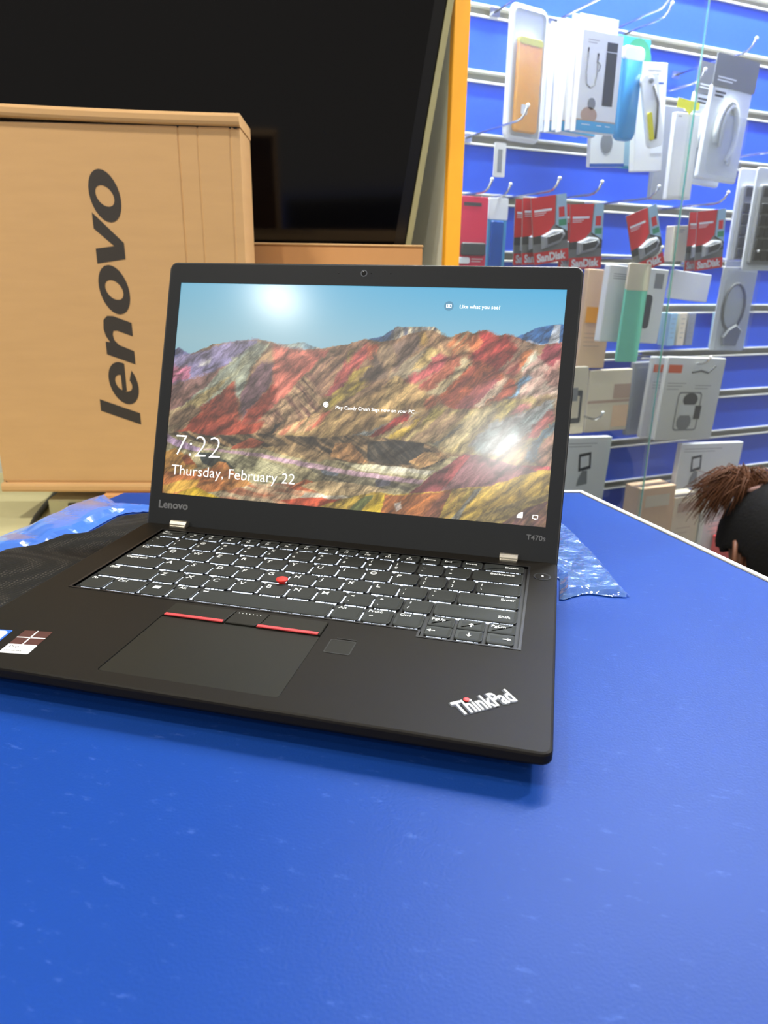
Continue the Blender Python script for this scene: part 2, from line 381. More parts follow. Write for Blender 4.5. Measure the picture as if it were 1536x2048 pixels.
def paint_wallpaper(W, H):
    X, Y = np.meshgrid(np.linspace(0, 1000, W), np.linspace(0, 1000, H))
    ax = X*1.778                                   # square units
    img = np.empty((H, W, 3))
    t = np.clip(Y/260, 0, 1)[..., None]; u = (X/1000)[..., None]
    top = np.array([94, 162, 190])*(1-u)+np.array([72, 166, 210])*u
    low = np.array([130, 170, 182])*(1-u)+np.array([130, 180, 204])*u
    img[:] = top*(1-t)+low*t
    wx = ((fbm(ax/34, Y/34, 5)-.5)*30+(fbm(ax/7, Y/7, 6)-.5)*13)/1.778; wy = (fbm(ax/34, Y/34, 9)-.5)*24+(fbm(ax/7, Y/7, 10)-.5)*12
    land = np.zeros((H, W))
    for k, (fl, c, alt, ang, fr, am, wob) in enumerate(SHAPES):
        pts = list(zip(fl[::2], fl[1::2]))
        xs = fl[::2]; ys = fl[1::2]
        x0 = max(0, int((min(xs)-20)/1000*W)); x1 = min(W, int((max(xs)+20)/1000*W)+1)
        y0 = max(0, int((min(ys)-20)/1000*H)); y1 = min(H, int((max(ys)+20)/1000*H)+1)
        if x1 <= x0 or y1 <= y0: continue
        S = np.s_[y0:y1, x0:x1]
        m = np.zeros((y1-y0, x1-x0))
        d = 1.6 if k < 8 or wob < 1 else 5.0                # strata run softly into one another
        w = wob*(.35 if k < 8 else 1)
        for dx, dy in ((-.5, -.2), (.5, .2), (-.2, .5), (.2, -.5), (.8, -.8), (-.8, .8)):
            m += inside(X[S]+wx[S]*w+dx*d, Y[S]+wy[S]*w+dy*d*1.78, pts)/6
        a = math.radians(ang); ca, sa = math.cos(a), math.sin(a)
        al = ax[S]*ca-Y[S]*sa; ac = ax[S]*sa+Y[S]*ca      # along / across the strata
        p = fbm(al/150+k*3.1, ac/1000*fr*3.2+(fbm(ax[S]/60, Y[S]/60, 31)-.5)*1.2, 40+k, 3)
        p = np.clip((p-.5)*2.6+.5, 0, 1)*am
        col = np.array(c, float)*(1-p[..., None])+np.array(alt, float)*p[..., None]
        img[S] = img[S]*(1-m[..., None])+col*m[..., None]
        land[S] = np.maximum(land[S], m)
    # gullies: fine relief that belongs to the picture shown on the display
    qx = ax+(fbm(ax/50, Y/50, 61)-.5)*26; qy = Y+(fbm(ax/50, Y/50, 62)-.5)*26
    r1 = np.abs(fbm((qx*.8-qy*.6)/170, (qx*.6+qy*.8)/62, 77, 3)-.5)*2
    r2 = np.abs(fbm((qx*.6-qy*.8)/70, (qx*.8+qy*.6)/17, 88, 3)-.5)*2
    g2 = fbm((qx*.75-qy*.66)/36, (qx*.66+qy*.75)/5, 99, 2)
    sp = vnoise(ax/3.0, Y/3.0, 123)
    k = 1+land*(np.clip(r1*2.2, 0, 1)*.52-.38+np.clip(r2*2.2, 0, 1)*.24-.15+(g2-.5)*.27+(sp-.5)*.16)
    k = k+land*.10*(fbm(qx/22, qy/22, 131, 2)-.3)
    img = np.clip(img*k[..., None]*1.06, 0, 255)
    g = img.mean(-1, keepdims=True)
    return np.clip(g+(img-g)*np.where(land > .5, .93, 1.0)[..., None], 0, 255)

# ------------------------------------------------------------------ materials
mat('table_blue', (17, 55, 127), .44, var=.12, scale=9, bump=.14, bscale=800, spec=.12)
mat('edge_white', (235, 232, 220), .45)
mat('edge_seam', (28, 26, 30), .6)
mat('table_body', (205, 202, 196), .6)
mat('deck_black', (27, 25, 22), .48, var=.06, scale=900, bump=.03, bscale=4000, spec=.09)
mat('lid_black', (34, 36, 38), .5, var=.05, scale=900, spec=.14)
mat('rim_black', (14, 14, 16), .45)
mat('well_black', (9, 9, 10), .6)
mat('key_black', (38, 41, 40), .52, var=.04, scale=700, spec=.2)
mat('pad_black', (30, 30, 26), .42, var=.04, scale=900, spec=.16)
mat('legend_white', (225, 228, 226), .6, emit=.35)
mat('backlight', (225, 235, 255), .5, emit=1.6)
mat('stripe_red', (196, 58, 62), .45)
mat('track_red', (226, 44, 36), .6, bump=.3, bscale=2500)
mat('badge_white', (214, 216, 206), .4)
mat('led_red', (235, 50, 50), .4, emit=.6)
mat('led_white', (250, 250, 250), .4, emit=2.0)
mat('hinge_silver', (190, 184, 170), .3, metal=.85)
mat('grey_print', (96, 98, 100), .5)
mat('lens_dark', (10, 11, 14), .12)
mat('lens_ring', (70, 74, 80), .3, metal=.6)
mat('screen_text', (255, 255, 255), .5, emit=.95)
mat('screen_badge', (70, 118, 146), .5, emit=.55)
mat('sticker_dark', (70, 42, 40), .35)
mat('sticker_white', (226, 226, 224), .4)
mat('sticker_blue', (40, 92, 176), .35)
mat('cardboard', (202, 162, 112), .75, var=.07, scale=14, bump=.06, bscale=500, stretch=(1, 1, 6), spec=.25)
mat('cardboard_dark', (176, 124, 70), .8, var=.07, scale=14, spec=.2)
mat('cardboard_orange', (208, 154, 100), .75, var=.06, scale=14, spec=.25)
mat('ink_shadow_black', (52, 46, 40), .7)
mat('tv_black', (5, 5, 7), .10, var=.02, spec=.32)
mat('tv_border', (5, 5, 6), .3)
mat('tv_frame', (168, 164, 122), .45)
mat('panel_grey', (224, 226, 212), .6)
mat('orange_trim', (255, 178, 44), .45)
mat('slat_blue', (44, 84, 200), .32, var=.05, scale=6)
mat('rail_metal', (226, 224, 212), .38, metal=.15)
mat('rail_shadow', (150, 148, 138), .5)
mat('chrome', (215, 215, 215), .18, metal=1.0)
mat('cream', (190, 184, 140), .55, var=.04)
mat('plastic_white', (238, 240, 242), .4)
mat('plastic_grey', (150, 154, 160), .45)
mat('print_dark', (66, 68, 72), .5)
mat('print_grey', (138, 140, 142), .5)
mat('print_blue', (84, 170, 214), .5)
mat('print_skin', (190, 160, 140), .6)
mat('pack_white', (236, 236, 232), .5, var=.03)
mat('pack_cream', (232, 218, 190), .55, var=.03)
mat('pack_red', (214, 36, 44), .4)
mat('pack_orange', (232, 96, 50), .4)
mat('pack_crimson', (214, 52, 84), .4)
mat('pack_grey', (120, 122, 122), .45)
mat('pack_dark', (58, 60, 62), .4)
mat('pack_sky', (160, 196, 214), .45)
mat('pack_teal', (60, 170, 180), .45)
mat('pack_green', (60, 150, 110), .45)
mat('pack_mint', (124, 216, 186), .45)
mat('pack_peach', (238, 200, 160), .55)
mat('bottle_blue', (64, 150, 206), .25, coat=.5)
mat('case_yellow', (250, 170, 36), .4, coat=.3)
mat('case_lime', (216, 206, 40), .4)
mat('tag_yellow', (232, 226, 60), .5)
mat('cable_white', (236, 238, 234), .4)
mat('cable_grey', (96, 96, 96), .45)
mat('bag_clear_white', (232, 236, 238), .25)
mat('floor_tile', (150, 146, 140), .35, var=.08, scale=3)
mat('ceiling_white', (236, 234, 228), .8)
mat('wall_paint', (196, 194, 184), .7)
mat('lamp_glow', (255, 246, 230), .5, emit=6.0)
mat('skin', (112, 72, 52), .5, var=.08, scale=20)
mat('hair_black', (11, 10, 11), .85, var=.3, scale=200, bump=1.0, bscale=190, spec=.2)
mat('hair_brown', (88, 54, 33), .6, var=.45, scale=60, spec=.3)
mat('scrunchie', (128, 98, 92), .8, var=.3, scale=120)
mat('shirt', (70, 74, 88), .8)
mat('trousers', (40, 42, 52), .8)
mat('wood_stool', (150, 104, 62), .6)
mat('cord_black', (18, 18, 18), .5)
clear_mat('bag_film', (150, 190, 255), 1.4, (84, 138, 240), .12, .58, .5, 40)
clear_mat('bag_film_light', (205, 226, 255), 1.6, (130, 178, 245), .09, .24, 1.0, 80)
clear_mat('pouch_film', (250, 251, 252), .16, (236, 240, 244), .2, .02, .2, 60)
clear_mat('case_glass', (240, 248, 246), 1.5, (220, 235, 235), .015, .02)
clear_mat('glass_edge', (110, 200, 180), 2.0, (120, 190, 178), .1, .5)
# woven black cloth: tiny pale pricks where the light catches the weave
m = mat('mesh_cloth', (20, 19, 18), .8, spec=.2)
nt = m.node_tree; b = nt.nodes['Principled BSDF']
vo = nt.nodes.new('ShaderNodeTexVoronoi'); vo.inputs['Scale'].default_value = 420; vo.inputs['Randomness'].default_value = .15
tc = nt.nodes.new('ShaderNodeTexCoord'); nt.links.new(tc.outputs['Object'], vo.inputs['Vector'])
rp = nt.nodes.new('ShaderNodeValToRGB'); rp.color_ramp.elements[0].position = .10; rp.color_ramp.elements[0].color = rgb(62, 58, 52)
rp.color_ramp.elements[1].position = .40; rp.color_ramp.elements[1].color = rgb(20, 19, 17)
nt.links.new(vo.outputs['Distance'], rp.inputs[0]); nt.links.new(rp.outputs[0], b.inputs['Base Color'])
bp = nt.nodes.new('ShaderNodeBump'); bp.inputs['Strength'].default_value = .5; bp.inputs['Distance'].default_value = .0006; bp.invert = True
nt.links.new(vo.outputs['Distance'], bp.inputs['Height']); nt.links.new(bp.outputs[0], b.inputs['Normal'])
# fine pale scuffs on the table top
m = MATS['table_blue']; nt = m.node_tree; b = nt.nodes['Principled BSDF']
old = b.inputs['Base Color'].links[0].from_socket
tc = nt.nodes.new('ShaderNodeTexCoord'); mp = nt.nodes.new('ShaderNodeMapping'); mp.inputs['Scale'].default_value = (26, 70, 1); mp.inputs['Rotation'].default_value = (0, 0, .5)
nt.links.new(tc.outputs['Object'], mp.inputs[0])
nz = nt.nodes.new('ShaderNodeTexNoise'); nz.inputs['Scale'].default_value = 3.0; nz.inputs['Detail'].default_value = 9; nz.inputs['Roughness'].default_value = .75
nt.links.new(mp.outputs[0], nz.inputs['Vector'])
rp = nt.nodes.new('ShaderNodeValToRGB'); rp.color_ramp.elements[0].position = .585; rp.color_ramp.elements[0].color = (0, 0, 0, 1)
rp.color_ramp.elements[1].position = .72; rp.color_ramp.elements[1].color = (.17, .17, .17, 1)
nt.links.new(nz.outputs[0], rp.inputs[0])
mx = nt.nodes.new('ShaderNodeMix'); mx.data_type = 'RGBA'; mx.inputs[7].default_value = rgb(120, 156, 240)
nt.links.new(rp.outputs[0], mx.inputs[0]); nt.links.new(old, mx.inputs[6]); nt.links.new(mx.outputs[2], b.inputs['Base Color'])
# lit display: the picture shown is a colour on every point of the panel
m = bpy.data.materials.new('display'); MATS['display'] = m; m.use_nodes = True; nt = m.node_tree; b = nt.nodes['Principled BSDF']
at = nt.nodes.new('ShaderNodeAttribute'); at.attribute_name = 'picture'
nt.links.new(at.outputs['Color'], b.inputs['Emission Color']); b.inputs['Emission Strength'].default_value = .97
b.inputs['Base Color'].default_value = (.012, .012, .013, 1); b.inputs['Roughness'].default_value = .40
b.inputs['Coat Weight'].default_value = .30; b.inputs['Coat Roughness'].default_value = .16

# ------------------------------------------------------------------ setting: floor, ceiling, walls
fl = MB(); fl.box(-3.6, 3.2, -5.0, 3.4, -.04, 0.0)
struct(fl.build('floor', 'floor_tile'))
ce = MB(); ce.box(-3.6, 3.2, -5.0, 3.4, CEIL, CEIL+.05)
struct(ce.build('ceiling', 'ceiling_white'))
Z3 = Vector((0, 0, 1))
def frame(o, x, y, z):
    return Matrix(((x[0], y[0], z[0], o[0]), (x[1], y[1], z[1], o[1]), (x[2], y[2], z[2], o[2]), (0, 0, 0, 1)))
MW = frame(wall_pt(0, 0, 0), E1, Z3, -E2)         # display wall: x along the wall, y up, z towards the shop
# blue slatted wall: panels between aluminium rails
wb = bpy.data.objects.new('wall_back', None); COL.objects.link(wb); wb.matrix_world = MW; struct(wb)
bk = MB(); bk.box(-.40, 1.75, -OZ, 1.72, -.06, -.014)
bk.build('backing', 'wall_paint', wb)
S0, S1 = -.115, 1.70
pan = MB(); pan.box(S0, S1, -.0415, .0415, -.013, 0.0)
rail = MB()
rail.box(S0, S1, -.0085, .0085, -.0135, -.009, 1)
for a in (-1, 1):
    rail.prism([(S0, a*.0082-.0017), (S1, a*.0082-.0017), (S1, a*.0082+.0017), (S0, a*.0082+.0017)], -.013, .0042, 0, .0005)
pm = rm = None
for k in range(-8, 11):
    z = .6369-.1*k
    if rm is None:
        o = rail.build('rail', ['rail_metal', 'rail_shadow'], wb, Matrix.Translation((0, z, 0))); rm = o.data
        o = pan.build('panel', 'slat_blue', wb, Matrix.Translation((0, z-.05, 0))); pm = o.data
    else:
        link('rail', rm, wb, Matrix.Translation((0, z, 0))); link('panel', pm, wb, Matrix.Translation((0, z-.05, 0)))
lo = MB(); lo.box(S0, S1, -OZ, -.455, -.013, 0.0); lo.build('lower_panel', 'pack_dark', wb)
# wall behind the television
W25 = math.radians(25); C25 = Vector((math.cos(W25), math.sin(W25), 0)); N25 = Vector((-math.sin(W25), math.cos(W25), 0))
wl = MB(); wl.box(-2.4, 0, 0, CEIL-.001, -.05, 0)
o = wl.build('wall_left', 'panel_grey'); o.matrix_world = frame(wall_pt(-.146, -OZ, -.004), C25, Z3, -N25); struct(o)
# ceiling lamps
for i, (x, y, r, w, c) in enumerate(LAMPS):
    where = ['over the camera side, left', 'far behind the camera', 'over the blue table', 'over the cardboard boxes', 'right of the camera', 'in front of the display case'][i]
    t = thing('ceiling_lamp', 'round recessed ceiling lamp '+where, 'lamp', Vector((x, y, CEIL)), 'recessed ceiling lamps')
    h = MB(); h.lathe([(r*.92, -.002), (r*1.15, -.006), (r*1.25, -.012), (r*1.25, -.0005)], 28); h.build('housing', 'plastic_white', t)
    d = MB(); d.lathe([(r*.9, -.014), (r*.9, -.003)], 28); d.build('diffuser', 'lamp_glow', t)

# ------------------------------------------------------------------ display case around the slatted wall
dc = thing('display_case', 'glass fronted display case with orange edge trim and sliding panes', 'display case', MW @ Matrix.Translation((0, -OZ, 0)))
UP = OZ
sp = MB(); sp.box(-.142, -.118, 0, 2.5, 0, .196); sp.build('side_panel', 'panel_grey', dc)
tr = MB(); tr.prism(rrect(-.143, -.117, 0, 2.5, .002, 2), .196, .208, 0, .001); tr.build('edge_trim', 'orange_trim', dc)
hd = MB(); hd.box(-.118, 1.70, UP+1.43, UP+1.48, 0, .2); hd.build('head_panel', 'plastic_white', dc)
bs = MB(); bs.box(-.118, 1.70, 0, UP-.46, .002, .19); bs.build('base_cabinet', 'pack_dark', dc)
ls = MB(); ls.prism(rrect(-.1, 1.2, .155, .185, .006, 3), UP+1.412, UP+1.43, 0, .003)
ls2 = MB()
for i in range(len(ls.v)):
    x, y, z = ls.v[i]; ls.v[i] = (x, z, y)
ls.build('light_strip', 'plastic_white', dc)
def pane(s0, s1, o):
    g = MB()
    g.add([(s0, UP-.44, o+.005), (s1, UP-.44, o+.005), (s1, UP+1.43, o+.005), (s0, UP+1.43, o+.005)], [(0, 1, 2, 3)], 0)
    for s in ((s0, s1) if s0 < 0 else (s1,)):
        g.add([(s, UP-.44, o), (s, UP-.44, o+.0052), (s, UP+1.43, o+.0052), (s, UP+1.43, o)], [(0, 1, 2, 3)], 1)
        k = .0010 if s == s0 else -.0010
        g.add([(s, UP-.44, o+.0054), (s+k, UP-.44, o+.0054), (s+k, UP+1.43, o+.0054), (s, UP+1.43, o+.0054)], [(0, 1, 2, 3)], 1)
    return g.build('glass_pane', ['case_glass', 'glass_edge'], dc)
pane(-.117, .337, .200); pane(.3345, 1.45, .190)

# ------------------------------------------------------------------ blue table
TP = [(.0224, .4755), (-.430, .3415), (-.446, .18), (-.47, -.95), (.96, -.95)]
tb = thing('counter_table', 'blue laminate table top with a white edge strip', 'table', Vector((.1, -.2, 0)))
off = Matrix.Translation((-.1, .2, 0))
t = MB(); t.prism(list(reversed(TP))[0:0] or TP, .968, 1.0, 0, .0006); t.build('table_top', 'table_blue', tb, off)
def edge_run(a, b, name, label=None):
    a = Vector(a); b = Vector(b); d = (b-a).normalized(); n = Vector((d.y, -d.x))
    m = MB()
    q = lambda p, k: tuple(p+n*k)
    m.prism([q(a-d*.004, 0), q(a-d*.004, .0042), q(b, .0042), q(b, 0)], .966, 1.0014, 0, .0007)
    m.prism([q(a, -.0016), q(a, -.0002), q(b, -.0002), q(b, -.0016)], .999, 1.0003, 1)
    return m.build(name, ['edge_white', 'edge_seam'], tb, off)
edge_run(TP[4], TP[0], 'edge_strip'); edge_run(TP[0], (-.15, .4245), 'edge_strip')
bd = MB(); bd.prism([(-.02, .36), (-.36, .26), (-.40, -.85), (.70, -.85)], 0, .968, 0); bd.build('body', 'table_body', tb, off)

# ------------------------------------------------------------------ laptop
lap = thing('laptop', 'open black laptop showing a mountain lock screen on the blue table', 'laptop', Matrix.Translation((0, 0, OZ)))
LW, LD = .331, .2243
A2 = lambda p, z: [(x, y, z) for x, y in p]
oc = rrect(-LW, 0, 0, LD, .0055, 5)
KX0, KX1, KY0, KY1 = -.3083, -.0203, .0972, .2105
well = [(KX0, KY0), (-.0765, KY0), (-.0765, .0898), (KX1, .0898), (KX1, KY1), (KX0, KY1)]
TPX0, TPX1, TPY0, TPY1 = -.2305, -.1303, .0108, .0922
tph = rrect(TPX0, TPX1, TPY0, TPY1, .0022, 3)
b = MB()
b.loops([A2(inset(oc, .0014), 0), A2(inset(oc, .0004), -.0005), A2(oc, -.0015), A2(oc, -.0052), A2(inset(oc, .0005), -.0062), A2(rrect(-LW+.0115, -.0115, .0115, LD-.0115, .003, 5), -.0150), A2(rrect(-LW+.0125, -.0125, .0125, LD-.0125, .003, 5), -.0154)][::-1], 0, True, False)
b.holed(inset(oc, .0014), [well, tph], 0.0, 0)
b.loops([A2(well[::-1], 0), A2(well[::-1], -.0016)], 1, False, False); b.holed(well, [], -.0016, 1)
b.loops([A2(tph[::-1], 0), A2(tph[::-1], -.0012)], 1, False, False); b.holed(tph, [], -.0012, 1)
b.build('base', ['deck_black', 'well_black'], lap)
# raised lip that frames the keyboard
kf = MB()
for k, z in ((0, .00035),):
    o_ = [(KX0-.0016, KY0-.0014), (-.0779, KY0-.0014), (-.0779, .0884), (KX1+.0016, .0884), (KX1+.0016, KY1+.0012), (KX0-.0016, KY1+.0012)]
    kf.holed(o_, [well], z, 0); kf.wall(o_, 0, z, 0); kf.loops([A2(well[::-1], z), A2(well[::-1], -.0012)], 0, False, False)
kf.build('keyboard_frame', 'rim_black', lap)
for x in (-.28, -.05):
    for y in (.080, .20):
        f_ = MB(); f_.lathe([(.0055, -.0154), (.006, -.0166), (.005, -.0173)][::-1], 16, 0, (x, y)); f_.build('foot', 'rim_black', lap)
# keys
def key(x0, x1, y0, y1, legends, rb=.0032, dash=True):
    g = .0007
    m = MB(); out = rrect(x0+g, x1-g, y0, y1, .0011, 3, rb)
    m.loops([A2(inset(out, .0002), -.0006), A2(out, -.0005), A2(out, .0001), A2(inset(out, .0005), .0004)], 0, True, False)
    ti = inset(out, .0005)                                   # slightly dished top
    ti2 = inset(out, .0022); m.loops([A2(ti, .0004), A2(ti2, .0002)], 0, False, True)
    for s, dx, dy, sz in legends:
        if callable(s): s(m, x0+dx, y0+dy, sz)
        else: put(m, text(s, sz, .00004), x0+dx, y0+dy, .00048, 1)
    o = m.build('key', ['key_black', 'legend_white'], lap)
    l = MB(); x = x0+.0024; z = -.0013
    while x < x1-.0030:                                      # backlight leaking out under the front and side edges
        w = random.choice((.0012, .002, .0034, .005)); e = min(x+w, x1-.0028)
        l.add([(x, y0-.0012, z), (e, y0-.0012, z), (e, y0+.0020, z), (x, y0+.0020, z)], [(0, 1, 2, 3)]); x = e+random.choice((.0003, .0007))
    y = y0+.0030
    while y < y1-.004 and x1 < -.10:
        w = random.choice((.002, .003)); e = min(y+w, y1-.003)
        l.add([(x1-.0024, y, z), (x1-.0002, y, z), (x1-.0002, e, z), (x1-.0024, e, z)], [(0, 1, 2, 3)]); y = e+.0005
    l.build('key_backlight', 'backlight', o)
    return o
PIT, KH = .0198, .0170
RY = [.0992+PIT*i for i in range(5)]
def row(y, x, pit, chars, h=KH):
    for c in chars:
        if len(c) == 2: L = [(c[0], .0034, h*.62, .0042), (c[1], .0034, h*.22, .0042)]
        else: L = [(c, .0030, h*.54, .0064)]
        key(x, x+pit, y, y+h, L); x += pit
def win_icon(m, x, y, s):
    for i in (0, 1):
        for j in (0, 1): m.add([(x+i*.0026, y+j*.0022, .0005), (x+i*.0026+.0023, y+j*.0022, .0005), (x+i*.0026+.0023, y+j*.0022+.0019, .0005), (x+i*.0026, y+j*.0022+.0019, .0005)], [(0, 1, 2, 3)], 1)
def arrow(a):
    def f(m, x, y, s):
        ca, sa = math.cos(a), math.sin(a)
        P = [(-.0024, -.0004), (.0002, -.0004), (.0002, -.0016), (.0024, 0), (.0002, .0016), (.0002, .0004), (-.0024, .0004)]
        m.add([(x+px*ca-py*sa, y+px*sa+py*ca, .0005) for px, py in P], [tuple(range(7))], 1)
    return f
def light_icon(m, x, y, s):
    m.box(x, x+.0034, y, y+.0009, .0004, .0005, 1)
    for k in range(5):
        a = math.radians(20+35*k); m.add([(x+.0017+.0012*math.cos(a)-.0002, y+.0012+.001*math.sin(a), .0005), (x+.0017+.0012*math.cos(a)+.0002, y+.0012+.001*math.sin(a), .0005), (x+.0017+.0026*math.cos(a), y+.0012+.002*math.sin(a), .0005)], [(0, 1, 2)], 1)
def small_icon(k):
    def f(m, x, y, s):
        r = random.Random(k)
        for j in range(3): 
            a = x+r.uniform(-.0012, .0012); c_ = y+r.uniform(-.0005, .0005); m.box(a, a+r.uniform(.0006, .0016), c_, c_+r.uniform(.0004, .0005), .0004, .0005, 1)
    return f
y = RY[0]
for x0, x1, L in [(-.3065, -.2875, [('Fn', .003, .0125, .0042)]), (-.2875, -.2625, [('Ctrl', .003, .0125, .0042)]), (-.2625, -.2425, [(win_icon, .0062, .0085, 0)]),
                  (-.2425, -.2250, [('Alt', .003, .0125, .0042)]), (-.2250, -.1340, [(light_icon, .003, .0125, 0)]), (-.1340, -.1145, [('Alt', .003, .0125, .0042)]),
                  (-.1145, -.0955, [('PrtSc', .0025, .0125, .0042), (small_icon(90), .005, .008, 0)]), (-.0955, -.0765, [('Ctrl', .003, .0125, .0042)])]:
    key(x0, x1, y, y+KH, L)
for i, (x0, x1, up_, dn) in enumerate([(-.0750, -.0580, 'PgUp', math.pi), (-.0575, -.0400, None, -math.pi/2), (-.0395, -.0222, 'PgDn', 0)]):
    key(x0, x1, .1050, .1170, [(up_, .0022, .0066, .0040)] if up_ else [(arrow(math.pi/2), .0087, .0055, 0)], .0011)
    key(x0, x1, .0920, .1040, [(arrow(dn), .0042 if i == 0 else (.0087 if i == 1 else .0125), .0062, 0)], .0026)
key(-.3065, -.2655, RY[1], RY[1]+KH, [('Shift', .003, .0125, .0042)])
row(RY[1], -.2655, .0191, ['Z', 'X', 'C', 'V', 'B', 'N', 'M', '<,', '>.', '?/'])
key(-.0745, -.0222, RY[1], RY[1]+KH, [('Shift', .040, .0055, .0042)])
key(-.3065, -.2725, RY[2], RY[2]+KH, [('CapsLock', .003, .0125, .0042)])
row(RY[2], -.2725, .0191, ['A', 'S', 'D', 'F', 'G', 'H', 'J', 'K', 'L', ':;', '"\''])
key(-.0624, -.0222, RY[2], RY[2]+KH, [('Enter', .0275, .0105, .0042)])
key(-.3065, -.2820, RY[3], RY[3]+KH, [('Tab', .003, .0125, .0042)])
row(RY[3], -.2820, .0191, ['Q', 'W', 'E', 'R', 'T', 'Y', 'U', 'I', 'O', 'P', '{[', '}]'])
key(-.0528, -.0222, RY[3], RY[3]+KH, [('|', .0034, KH*.62, .0042), ('\\', .0034, KH*.22, .0042)])
key(-.3065, -.2870, RY[4], RY[4]+KH, [('~', .004, .0115, .0042), ('`', .004, .004, .0042)])
row(RY[4], -.2870, .0191, ['!1', '@2', '#3', '$4', '%5', '^6', '&7', '*8', '(9', ')0', '_-', '+='])
key(-.0578, -.0222, RY[4], RY[4]+KH, [('Backspace', .0125, .0115, .0040)])
FY, FH = .1982, .0108
key(-.3065, -.2850, FY, FY+FH, [('Esc', .003, .0068, .0034), ('FnLock', .003, .0030, .0030)], .0011)
x = -.2850
for i in range(12):
    key(x, x+.01565, FY, FY+FH, [(small_icon(i), .0070, .0066, 0), ('F%d' % (i+1), .0058, .0024, .0029)], .0011); x += .01565
for n, w in (('Home', .0152), ('End', .0152), ('Insert', .0152), ('Delete', .0294)):
    key(x, x+w, FY, FY+FH, [(n, .0028 if n != 'Delete' else .0155, .0052, .0034)], .0011); x += w
tk = MB(); tk.lathe([(.0022, -.0015), (.0024, .0005), (.0036, .0016), (.0041, .0024), (.0038, .0031), (.0024, .0036), (.0008, .0037)], 20, 0, (-.1785, .1387))
tk.build('pointing_stick', 'track_red', lap, None, True)
# touch pad and its three buttons
tp = MB(); tp.prism(rrect(TPX0+.0004, TPX1-.0004, TPY0+.0004, .0752, .0018, 3), -.0012, -.0002, 0, .0002); tp.build('touchpad', 'pad_black', lap)
def button(poly, stripe, dots=False, name='pad_button'):
    m = MB(); m.prism(poly, -.0012, .0009, 0, .0004); o = m.build(name, 'pad_black', lap)
    if stripe:
        s = MB(); x0, x1 = stripe; s.prism([(x0, .0752), (x1, .0752), (x1, .0776), (x0, .0776)], .0002, .0013, 0, .0003)
        s.build('red_stripe', 'stripe_red', o)
    if dots:
        s = MB()
        for k in range(7): s.prism(circle(-.1862+.0023*k, .0884, .0003, 8), .0008, .0011, 0)
        s.build('dots', 'legend_white', o)
button([(TPX0+.0006, .0758), (-.1907, .0758), (-.1907, .0800), (-.1893, .0916), (TPX0+.0006, .0916)], (-.2288, -.1912))
button([(-.1895, .0758), (-.1715, .0758), (-.1690, .0800), (-.1682, .0916), (-.1888, .0916), (-.1895, .0800)], None, True)
button([(-.1705, .0758), (TPX1-.0006, .0758), (TPX1-.0006, .0916), (-.1676, .0916), (-.1684, .0800)], (-.1695, -.1322))
# fingerprint reader
fp = MB(); fo = rrect(-.1235, -.1085, .0585, .0735, .001, 2)
fp.holed(fo, [rrect(-.1229, -.1091, .0591, .0729, .001, 2)], .0002, 1); fp.prism(rrect(-.1229, -.1091, .0591, .0729, .001, 2), -.0003, .0001, 0)
fp.box(-.1205, -.1090, .0748, .0753, 0, .0003, 1)
fp.build('fingerprint_reader', ['pad_black', 'rim_black'], lap)
# power button with its lamp
pb = MB(); pb.lathe([(.0060, .0001), (.0060, .0003), (.0052, .0003), (.0049, -.0002)], 28, 1, (-.0102, .1957)); pb.lathe([(.0049, -.0003), (.0047, .0003), (.0040, .0004)], 28, 0, (-.0102, .1957))
po = pb.build('power_button', ['deck_black', 'rim_black'], lap); s = MB(); s.lathe([(.0007, .0004), (.0006, .0007)], 10, 0, (-.0100, .1960)); s.build('power_lamp', 'led_white', po)
# hinges
for x0, x1 in ((-.3065, -.2925), (-.0415, -.0285)):
    h = MB(); h.prism(rrect(x0, x1, .2170, .2243, .0008, 2), -.001, .0016, 0, .0004)
    ls_ = []
    for k in range(9):
        a = math.pi*k/8; ls_.append((.2212-.0032*math.cos(a), .0012+.0036*math.sin(a)))
    h.loops([[(x0, p, q) for p, q in ls_], [(x1, p, q) for p, q in ls_]], 0)
    h.build('hinge', 'hinge_silver', lap)
# palm-rest badge
def badge(mb, s, x, y, z, rot, fit, mi, bold):
    vs, fs = text(s, .0125, bold); w = max(v[0] for v in vs)-min(v[0] for v in vs); k = fit/w
    ca, sa = math.cos(rot), math.sin(rot)
    hh = max(v[1] for v in vs); ky = .0108/hh
    mb.add([(x+(v[0]*k)*ca-(v[1]*ky)*sa, y+(v[0]*k)*sa+(v[1]*ky)*ca, z) for v in vs], fs, mi)
m = MB(); an = math.radians(37.5)
badge(m, 'ThinkPad', -.0428, .0189, .00025, an, .0318, 1, .0009); badge(m, 'ThinkPad', -.0425, .0191, .0004, an, .0314, 0, .00022)
dx, dy = .0088, .0100; m.lathe([(.0015, .0003), (.0015, .0006), (.0010, .0009)], 14, 2, (-.0425+dx*math.cos(an)-dy*math.sin(an), .0191+dx*math.sin(an)+dy*math.cos(an)))
m.build('palm_rest_badge', ['badge_white', 'rim_black', 'led_red'], lap)
